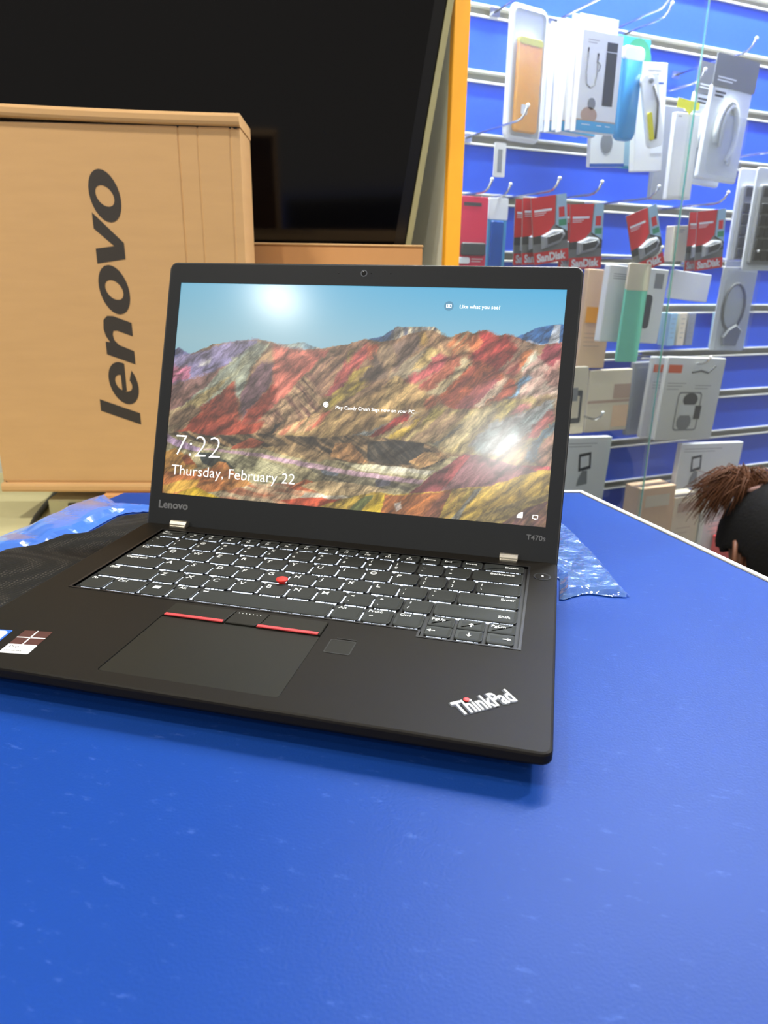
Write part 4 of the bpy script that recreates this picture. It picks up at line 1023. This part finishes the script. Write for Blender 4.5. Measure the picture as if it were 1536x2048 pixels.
# red and black memory-stick packs
def stick_pack():
    t = thing('memory_stick_pack', '', 'blister pack', None, 'red memory stick packs')
    m = MB(); w, h = .036, .108
    card(m, 2*w, h, .0016, 0, .002)
    flat(m, [(-w, 0), (.014, 0), (.010, -.045), (-.008, -.060), (-w, -.062)][::-1], .0003, 1)
    flat(m, [(.016, 0), (w, 0), (w, -.060), (.012, -.047)][::-1], .0003, 2)
    flat(m, [(.012, -.047), (w, -.060), (w, -.064), (.010, -.050)][::-1], .00035, 3)
    flat(m, rect(.019, .031, -.036, -.020), .0004, 1); flat(m, rect(-w, w, -.074, -.058), .0002, 3); flat(m, rect(.018, .034, -.050, -.040), .00045, 6)
    flat(m, rect(-w, w, -h+.0005, -.088), .0004, 1)
    bars(m, -.031, -.020, .036, 1, .0005, 4, .004, .0036); bars(m, -.031, -.0255, .024, 2, .0005, 4, .003, .0009)
    put(m, text('SanDisk', .014, .0006), -.030, -.1035, .0006, 4, 0, .060)
    m.build('card', ['pack_grey', 'pack_red', 'pack_sky', 'pack_dark', 'plastic_white', 'pack_orange', 'pack_green'], t)
    m = MB(); bl = [(-.020, -.084), (.016, -.078), (.028, -.066), (.024, -.056), (.004, -.054), (-.020, -.062)]
    m.loops([A2(bl, 0), A2(inset(bl, .002), .007), A2(inset(bl, .005), .008)], 0); m.build('blister', 'plastic_grey', t)
    m = MB(); m.prism([(-.012, -.077), (.014, -.072), (.020, -.065), (.016, -.060), (-.012, -.064)], .006, .0095, 0, .001); m.build('memory_stick', 'print_dark', t)
    return t
sp0 = stick_pack(); first = True
for s, z, o, rl, yw, lb in [(.070, .330, .172, 9, 0, 'frontmost of the fanned red memory stick packs beside the narrow blue pack'),
                            (.062, .328, .150, 4, 14, 'middle of the fanned red memory stick packs beside the narrow blue pack'),
                            (.064, .327, .125, 2, 14, 'rearmost of the fanned red memory stick packs beside the narrow blue pack'),
                            (.158, .322, .165, 4, 0, 'red memory stick pack, front one of the second hook'),
                            (.156, .322, .140, 0, 10, 'red memory stick pack, rear one of the second hook'),
                            (.280, .318, .165, 20, 0, 'single slanting red memory stick pack left of the glass edge'),
                            (.452, .326, .165, 7, 0, 'red memory stick pack right of the glass edge, front one'),
                            (.452, .324, .138, 3, 12, 'red memory stick pack right of the glass edge, rear one')]:
    if first: sp0.matrix_world = place(s, z, o, rl, yw); sp0['label'] = lb; first = False
    else: dup(sp0, place(s, z, o, rl, yw), lb)
for s, w in ((.072, 'the fanned red memory stick packs'), (.160, 'the second bunch of memory stick packs'), (.286, 'the single slanting memory stick pack'), (.454, 'the memory stick packs right of the glass edge')):
    hook(s, .3369, .165, w)
t = thing('narrow_white_box', 'narrow cream box beside the memory stick packs right of the glass edge', 'box', place(.447, .302, .100, 3))
m = MB(); m.prism(rrect(-.018, .018, -.068, 0, .002, 2), -.024, 0, 0, .001); m.build('carton', 'pack_cream', t)
m = MB(); bars(m, -.012, -.008, .02, 2, .0004, 0); m.build('print', 'print_grey', t)

# keypad blisters at the right
for s, z, o, lb in ((.590, .405, .180, 'large black keypad in a clear blister, nearest'), (.612, .412, .120, 'second keypad blister behind the nearest')):
    t = thing('keypad_blister', lb, 'keypad', place(s, z, o), 'keypad blisters')
    m = MB(); m.prism(rrect(-.052, .052, -.186, 0, .006, 3), -.004, 0, 0, .001); m.build('tray', 'bag_clear_white', t)
    m = MB(); m.prism(rrect(-.043, .043, -.176, -.030, .006, 3), 0, .008, 0, .002); o_ = m.build('keypad', 'print_grey', t)
    for r_ in range(5):
        for c_ in range(4):
            m = MB(); x = -.037+.0190*c_; yy = -.064-.0215*r_; m.prism(rrect(x, x+.016, yy-.018, yy, .002, 2), .008, .0115, 0, .0008); m.build('pad_key', 'pack_dark', o_)
    m = MB(); m.prism(rrect(-.036, -.018, -.052, -.036, .002, 2), .008, .0095, 0); m.build('display_window', 'print_dark', o_)
hook(.590, .4369, .18, 'the keypad blisters')

# third row
t = thing('white_camera_box', 'square white box with a dark rounded picture, left of the glass edge', 'box', place(.312, .220, .146, -3))
m = MB(); m.prism(rrect(-.073, .073, -.140, 0, .002, 2), -.016, 0, 0, .001); m.build('carton', 'pack_white', t)
m = MB(); m.prism(rrect(-.028, .042, -.112, -.048, .008, 4), 0, .0006, 0); flat(m, rect(.040, .062, -.036, -.008), .0004, 1); bars(m, .018, -.110, .010, 1, .0009, 2); bars(m, -.062, -.015, .05, 3, .0004, 1); m.build('print', ['print_dark', 'print_grey', 'plastic_white'], t)
t = thing('mint_pouch', 'mint green pouch shape standing in for a glass reflection before the square white box', 'pouch', place(.286, .196, .170, -2))  # added solid in place of a mint reflection in the case glass
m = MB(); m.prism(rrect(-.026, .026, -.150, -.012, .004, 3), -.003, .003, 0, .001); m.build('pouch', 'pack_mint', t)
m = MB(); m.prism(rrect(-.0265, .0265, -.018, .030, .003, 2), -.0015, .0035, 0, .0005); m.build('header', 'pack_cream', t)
t = thing('peach_box', 'tall peach carton shape standing in for a glass reflection left of the square white box', 'box', place(.262, .215, .100, -2))  # peach reflection in the glass, built as a solid carton
m = MB(); m.prism(rrect(-.034, .034, -.188, 0, .002, 2), -.014, 0, 0, .001); m.build('carton', 'pack_peach', t)
m = MB(); flat(m, rect(-.028, .020, -.10, -.07), .0004, 0); bars(m, -.026, -.12, .04, 4, .0004, 1, .008); m.build('print', ['case_yellow', 'print_skin'], t)
t = thing('white_card', 'plain white card right of the glass edge under the memory sticks', 'card', place(.512, .214, .085, -5))
m = MB(); m.prism(rrect(-.053, .053, -.056, 0, .002, 2), -.012, 0, 0, .001); m.build('card', 'pack_white', t)
t = thing('cable_bag', 'looped grey cable in a clear zip bag', 'cable', place(.560, .222, .160, -2))
m = MB(); m.prism(rrect(-.048, .048, -.162, 0, .004, 3), -.002, 0, 0); m.build('bag_back', 'bag_clear_white', t)
m = MB(); P = [(.030*math.cos(math.radians(a))-.004, -.075+.046*math.sin(math.radians(a)), .003) for a in range(-70, 281, 25)]; m.tube(P, .0026, 8); m.build('cable', 'cable_grey', t, None, True)
m = MB(); m.prism([(-.020, -.152), (.018, -.152), (.026, -.120), (.008, -.108), (-.012, -.118), (-.026, -.135)], .001, .009, 0, .003); m.build('plug', 'print_grey', t)
m = MB(); m.prism(rrect(-.047, .047, -.161, -.006, .004, 3), .0100, .0103, 0); m.build('bag_front', 'pouch_film', t)
hook(.562, .2369, .16, 'the looped grey cable bag'); hook(.312, .2369, .165, 'the square white box')
for i, (s, c_) in enumerate(((.520, 'pack_sky'), (.548, 'pack_cream'), (.574, 'plastic_grey'))):  # striped reflection in the glass, modelled as three narrow boxes
    t = thing('slim_box', ['pale blue', 'cream', 'grey'][i]+' slim box shape standing in for a striped glass reflection left of the looped cable bag', 'box', place(s, .130, .040), 'slim box shapes standing in for a reflection')
    m = MB(); m.prism(rrect(-.010, .010, -.070, 0, .001, 2), -.030, 0, 0, .0006); m.build('carton', c_, t)
    m = MB(); bars(m, -.006, -.012, .012, 5, .0004, 0, .010); m.build('print', 'print_grey', t)
t = thing('lilac_box', 'lilac and cream box shape standing in for a glass reflection at the right end of the third row', 'box', place(.690, .130, .060))  # another reflection in the pane, given a solid box
m = MB(); m.prism(rrect(-.035, .035, -.080, 0, .001, 2), -.04, 0, 0, .0006); m.build('carton', 'pack_sky', t)
m = MB(); flat(m, rect(-.030, -.004, -.05, -.006), .0004, 0); flat(m, rect(.002, .030, -.06, -.008), .0004, 0); m.build('print', 'pack_cream', t)

# fourth row
def charger(M_, lb):
    t = thing('charger_pack', lb, 'charger pack', M_, 'white charger packs')
    m = MB(); m.prism(rrect(-.080, .080, -.170, 0, .004, 3), -.010, 0, 0, .0015); m.build('carton', 'pack_white', t)
    m = MB(); flat(m, rect(-.074, -.038, -.032, -.016), .0004, 0); m.tube([(-.010, -.030, .0008), (.014, -.026, .0008), (.034, -.030, .0008), (.052, -.016, .0008)], .0022, 6, 1)
    bars(m, -.070, -.052, .05, 3, .0004, 2, .006, .001); bars(m, .006, -.056, .044, 2, .0004, 2, .006, .001)
    m.holed(rrect(-.036, .030, -.150, -.070, .008, 3), [rrect(-.033, .027, -.147, -.073, .006, 3)], .0005, 2)
    flat(m, circle(.0, -.086, .020, 16, .014), .0006, 1); flat(m, rect(-.026, .016, -.118, -.096), .0009, 4); flat(m, rect(.016, .034, -.126, -.098), .0008, 3); flat(m, circle(-.008, -.132, .020, 14, .018), .0004, 2)
    m.build('print', ['pack_orange', 'print_dark', 'print_grey', 'pack_dark', 'plastic_white'], t)
charger(place(.464, .050, .175, -3), 'white charger pack with an orange mark, right of the glass edge, nearest')
charger(place(.478, .044, .120, -3), 'second white charger pack, behind the nearest')
hook(.464, .0369, .175, 'the white charger packs')
t = thing('clear_grey_pack', 'grey clear film pack left of the glass edge, fourth row', 'pack', place(.404, .034, .090))
m = MB(); m.prism(rrect(-.026, .026, -.156, 0, .003, 2), -.012, 0, 0, .002); m.build('carton', 'plastic_grey', t)
m = MB(); m.prism(rrect(-.020, .018, -.150, -.010, .003, 2), .001, .006, 0, .002); m.build('film_front', 'pouch_film', t)
t = thing('phone_stand_box', 'white box with a black phone stand picture right of the laptop lid', 'box', place(.190, .036, .140))
m = MB(); m.prism(rrect(-.030, .030, -.132, 0, .002, 2), -.012, 0, 0, .001); m.build('carton', 'pack_cream', t)
m = MB(); m.holed(rrect(-.012, .020, -.110, -.045, .004, 3), [rrect(-.006, .014, -.100, -.056, .002, 2)], .0006, 0); flat(m, rect(-.016, .008, -.066, -.040), .0008, 1); m.build('print', ['print_dark', 'print_grey'], t)
t = thing('pink_white_box', 'pinkish white wide box shape standing in for a glass reflection in the middle of the fourth row', 'box', place(.312, .022, .100))  # cream reflection in the glass, approximated by a box
m = MB(); m.prism(rrect(-.055, .055, -.128, 0, .002, 2), -.014, 0, 0, .001); m.build('carton', 'pack_cream', t)
m = MB(); flat(m, rect(.010, .054, -.060, -.030), .0004, 0); flat(m, rect(-.054, .054, -.068, -.062), .0004, 0); flat(m, rect(.012, .054, -.120, -.074), .0004, 1); m.build('print', ['print_skin', 'pack_peach'], t)
# fifth row
def holder_box(M_, lb, w, h, pics):
    t = thing('phone_holder_box', lb, 'box', M_, 'white phone holder boxes')
    m = MB(); m.prism(rrect(-w/2, w/2, -h, 0, .002, 2), -.014, 0, 0, .001); m.build('carton', 'pack_white', t)
    m = MB(); x, y = pics
    A_ = [(x, y), (x+.030, y+.004), (x+.034, y-.030), (x+.004, y-.036)]; m.holed(A_[::-1], [[(x+.005, y-.006), (x+.026, y-.002), (x+.029, y-.024), (x+.008, y-.029)][::-1]], .0006, 0)
    flat(m, [(x+.014, y-.034), (x+.026, y-.034), (x+.030, y-.062), (x+.004, y-.066), (x+.006, y-.050)][::-1], .0006, 1); bars(m, -w/2+.01, -.012, w*.6, 2, .0004, 2, .006, .001)
    m.build('print', ['print_dark', 'print_grey', 'pack_grey'], t)
holder_box(place(.222, -.100, .160, -3), 'white phone holder box behind the table corner', .116, .150, (-.020, -.034))
holder_box(place(.610, -.150, .120, -3), 'white phone holder box above the person with the ponytail',   .19, .105, (-.060, -.030))
hook(.222, -.0631, .16, 'the white phone holder box behind the table corner')
# on the floor of the case
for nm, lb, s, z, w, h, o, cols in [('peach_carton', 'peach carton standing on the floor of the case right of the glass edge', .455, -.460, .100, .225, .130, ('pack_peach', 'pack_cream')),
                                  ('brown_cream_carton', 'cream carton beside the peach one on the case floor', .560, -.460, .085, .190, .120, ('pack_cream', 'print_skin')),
                                  ('teal_label_box', 'white box with a teal label behind the person', .650, -.460, .085, .205, .130, ('pack_white', 'pack_teal')),
                                  ('red_box', 'small red box low beside the person', .660, -.460, .045, .090, .186, ('pack_red', 'plastic_white'))]:
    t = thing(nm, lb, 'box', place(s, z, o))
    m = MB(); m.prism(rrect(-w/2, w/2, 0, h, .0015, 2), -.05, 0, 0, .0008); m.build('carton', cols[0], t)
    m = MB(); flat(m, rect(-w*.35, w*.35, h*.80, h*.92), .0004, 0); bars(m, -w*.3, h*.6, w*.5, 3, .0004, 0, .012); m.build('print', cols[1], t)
t = thing('clear_package', 'crumpled clear package lying on the case floor', 'package', place(.500, -.460, .165))
m = MB(); m.ball((0, .03, 0), .055, 7, 0, (1.3, .6, .3)); m.build('film', 'pouch_film', t)

# ------------------------------------------------------------------ person crouching beyond the table
HC = Vector((.394, 1.035, .763))                       # middle of the head
FA = math.radians(112); FWD = Vector((math.cos(FA), math.sin(FA), 0)); RGT = Vector((FWD.y, -FWD.x, 0))
pr = thing('person', 'person with tied-up dark hair crouching behind the table, head bowed', 'person', Vector((HC.x, HC.y, 0)))
base = Vector((HC.x, HC.y, 0))
BA = math.radians(185); BF = Vector((math.cos(BA), math.sin(BA), 0)); BRT = Vector((BF.y, -BF.x, 0))
def bw(f, r, z): return HC+BF*f+BRT*r+Vector((0, 0, z))-base
# body: one skinned figure, squatting on a low stool
nodes = {'pelvis': (-.02, 0, -.60, .13), 'waist': (-.04, 0, -.45, .115), 'chest': (-.03, 0, -.28, .135), 'upper': (-.02, 0, -.17, .105), 'neck': (.0, 0, -.10, .052), 'jaw': (.012, 0, -.02, .060),
         'shL': (-.02, -.165, -.19, .058), 'elL': (.06, -.22, -.42, .042), 'wrL': (.24, -.12, -.44, .030), 'haL': (.31, -.07, -.43, .030),
         'shR': (-.02, .165, -.19, .058), 'elR': (.06, .22, -.42, .042), 'wrR': (.24, .12, -.44, .030), 'haR': (.31, .07, -.43, .030),
         'hpL': (.02, -.10, -.60, .10), 'knL': (.36, -.14, -.42, .066), 'anL': (.24, -.13, -.69, .042), 'toL': (.36, -.14, -.715, .030),
         'hpR': (.02, .10, -.60, .10), 'knR': (.36, .14, -.42, .066), 'anR': (.24, .13, -.69, .042), 'toR': (.36, .14, -.715, .030)}
ed = [('pelvis', 'waist'), ('waist', 'chest'), ('chest', 'upper'), ('upper', 'neck'), ('neck', 'jaw')]
for s in 'LR': ed += [('upper', 'sh'+s), ('sh'+s, 'el'+s), ('el'+s, 'wr'+s), ('wr'+s, 'ha'+s), ('pelvis', 'hp'+s), ('hp'+s, 'kn'+s), ('kn'+s, 'an'+s), ('an'+s, 'to'+s)]
ks = list(nodes); me = bpy.data.meshes.new('body'); me.from_pydata([tuple(bw(*nodes[k][:3])) for k in ks], [(ks.index(a), ks.index(b_)) for a, b_ in ed], [])
bo_ = link('body', me, pr)
md = bo_.modifiers.new('skin', 'SKIN'); md.use_smooth_shade = True
for i, k in enumerate(ks):
    sv = me.skin_vertices[0].data[i]; sv.radius = (nodes[k][3], nodes[k][3]); sv.use_root = (k == 'pelvis')
sd = bo_.modifiers.new('sub', 'SUBSURF'); sd.levels = 2; sd.render_levels = 2
# clothes follow the body: colour by height on it, skin above the collar and on the hands
mb_ = bpy.data.materials.new('body_colours'); MATS['body_colours'] = mb_; mb_.use_nodes = True; nt = mb_.node_tree; pb_ = nt.nodes['Principled BSDF']; pb_.inputs['Roughness'].default_value = .75
tc = nt.nodes.new('ShaderNodeTexCoord'); sx = nt.nodes.new('ShaderNodeSeparateXYZ'); nt.links.new(tc.outputs['Object'], sx.inputs[0])
rp = nt.nodes.new('ShaderNodeValToRGB'); rp.color_ramp.interpolation = 'CONSTANT'; el_ = rp.color_ramp.elements
el_[0].position = 0; el_[0].color = rgb(40, 42, 52); el_[1].position = .27; el_[1].color = rgb(70, 74, 88); e_ = el_.new(.672); e_.color = rgb(104, 66, 46)
nt.links.new(sx.outputs['Z'], rp.inputs[0]); nt.links.new(rp.outputs[0], pb_.inputs['Base Color']); me.materials.append(mb_)
# hands: palm, four fingers of different length and a thumb, resting before the knees
for s in (-1, 1):
    m = MB(); pc = (.335, s*.07, -.43)
    m.tube([bw(.30, s*.075, -.43), bw(.325, s*.07, -.43), bw(.355, s*.065, -.432), bw(.375, s*.062, -.436)], [.027, .034, .036, .028], 12)
    for k, ln in enumerate((.060, .070, .066, .052)):
        r0 = s*(.042+.016*k)
        m.tube([bw(.368, r0, -.434), bw(.368+ln*.45, r0, -.440), bw(.368+ln*.8, r0, -.458), bw(.368+ln*.92, r0, -.474)], [.0090, .0086, .0078, .0062], 8)
    m.tube([bw(.33, s*.040, -.430), bw(.352, s*.018, -.436), bw(.378, s*.010, -.446)], [.0105, .0098, .0080], 8)
    m.build('hand', 'skin', pr, None, True)
# head
TI = math.radians(18)                                  # bowed forward
def hp(f, r, u):
    f2 = f*math.cos(TI)+u*math.sin(TI); u2 = u*math.cos(TI)-f*math.sin(TI); return tuple(HC+FWD*f2+RGT*r+Vector((0, 0, u2))-base)
def headr(a, b_):
    """radius of the head in direction (azimuth a from the front, elevation b)"""
    cf = math.cos(b_)*math.cos(a); cr = math.cos(b_)*math.sin(a); cu = math.sin(b_)
    r = 1/math.sqrt((cf/.092)**2+(cr/.073)**2+(cu/(.112 if cu < 0 else .102))**2)
    if cf > 0 and cu < 0: r *= 1-.05*cf
    nose = math.exp(-((a/.20)**2+((b_+.10)/.22)**2)); r += .020*nose
    chin = math.exp(-((a/.5)**2+((b_+.95)/.25)**2)); r += .008*chin
    for s in (-1, 1): r -= .006*math.exp(-(((a-s*.42)/.2)**2+((b_-.08)/.14)**2))
    r += .004*math.exp(-((a/.35)**2+((b_+.48)/.10)**2))
    return r
def shell(scale, keep, mi=0, na=56, nb=34, off=0.0):
    m = MB(); idx = {}
    for j in range(nb+1):
        b_ = -math.pi/2+math.pi*j/nb
        for i in range(na):
            a = 2*math.pi*i/na-math.pi; r = headr(a, b_)*scale+off
            m.v.append(hp(r*math.cos(b_)*math.cos(a), r*math.cos(b_)*math.sin(a), r*math.sin(b_)))
    for j in range(nb):
        for i in range(na):
            a = 2*math.pi*(i+.5)/na-math.pi; b_ = -math.pi/2+math.pi*(j+.5)/nb
            if keep(a, b_): m.f.append((j*na+i, j*na+(i+1) % na, (j+1)*na+(i+1) % na, (j+1)*na+i)); m.m.append(mi)
    return m
hd_ = shell(1, lambda a, b_: True).build('head', 'skin', pr, None, True)
def hair_on(a, b_):
    a = abs(a)
    if ((a-1.62)/.40)**2+((b_+.26)/.34)**2 < 1: return False
    if a < .9: return b_ > .55-.15*a
    if a < 1.45: return b_ > .12-.3*(a-.9)
    return b_ > -.55-.25*max(0, a-2.0)
hr_ = shell(1.05, hair_on, 0, 72, 44, .006).build('hair', 'hair_black', hd_, None, True)
md = hr_.modifiers.new('thick', 'SOLIDIFY'); md.thickness = .010; md.offset = -1
for s in (-1, 1):
    m = MB(); P = []
    for k in range(15):
        t_ = 2*math.pi*k/14; P.append(hp(-.010+.014*math.cos(t_)-.004*math.sin(t_), s*(.0790+.015*(1-math.cos(t_))*.6), -.010+.029*math.sin(t_)))
    m.tube(P, .0042, 8); m.ball(hp(-.008, s*.0775, -.014), .012, 6, 0, (.7, .7, 1.6)); m.build('ear', 'skin', hd_, None, True)
for s in (-1, 1):
    m = MB(); m.ball(hp(.079, s*.031, .008), .0105, 6); m.build('eye', 'plastic_white', hd_, None, True)
m = MB(); m.tube([hp(.088, -.022, -.050), hp(.094, 0, -.048), hp(.088, .022, -.050)], [.002, .005, .002], 8); m.build('mouth', 'print_skin', hd_, None, True)
# scrunchie and tuft of loose brown hair
SCP = Vector((.345, 1.060, .868))-base
bud = Vector((-.35, .0, .94)).normalized()
m = MB(); u_ = bud.orthogonal().normalized(); w_ = bud.cross(u_)
P = [tuple(SCP+(u_*math.cos(2*math.pi*k/16)+w_*math.sin(2*math.pi*k/16))*(.0125+.002*(k % 2))) for k in range(17)]
m.tube(P, .0052, 8); m.build('hair_tie', 'scrunchie', hd_, None, True)
rr = random.Random(11); m = MB()
CR = Vector((.9717, .2356, .0147))                      # the tuft falls to one side
for k in range(620):
    a = rr.uniform(0, 2*math.pi); q = rr.uniform(0, .011)
    p0 = SCP+(u_*math.cos(a)+w_*math.sin(a))*q-bud*.012
    side = rr.choice((-1, -1, -1, -1, -.75, -.9, .5)); ln = rr.uniform(.035, .108)*(1 if side < 0 else .55)
    up_ = rr.uniform(.012, .040); jit = Vector((rr.uniform(-.014, .014), rr.uniform(-.014, .014), rr.uniform(-.012, .012)))
    dr = rr.uniform(-.050, .024)*min(1, ln/.07) if side < 0 else rr.uniform(-.005, .03)
    p1 = p0+bud*(up_*.8)+CR*side*ln*.12; p2 = p0+bud*up_+CR*side*ln*.45+jit*.6+Vector((0, 0, .010)); p3 = p0+CR*side*ln*.8+Vector((0, 0, up_*.7+dr*.4))+jit; p4 = p0+CR*side*ln+Vector((0, 0, dr))+jit*1.5
    m.tube([p0, p1, p2, p3, p4], [.0014, .0014, .0011, .0008, .0003], 4)
m.build('ponytail', 'hair_brown', hd_, None, True)
st = thing('low_stool', 'low wooden stool under the crouching person', 'stool', Vector((HC.x, HC.y, 0))-BF*.02)
m = MB(); m.lathe([(.12, .020), (.13, .026), (.13, .042), (.12, .048)], 28); m.build('seat', 'wood_stool', st)
for k in range(4):
    a = math.pi/4+k*math.pi/2; m = MB(); m.tube([(.08*math.cos(a), .08*math.sin(a), .024), (.10*math.cos(a), .10*math.sin(a), 0)], .014, 8); m.build('leg', 'wood_stool', st)
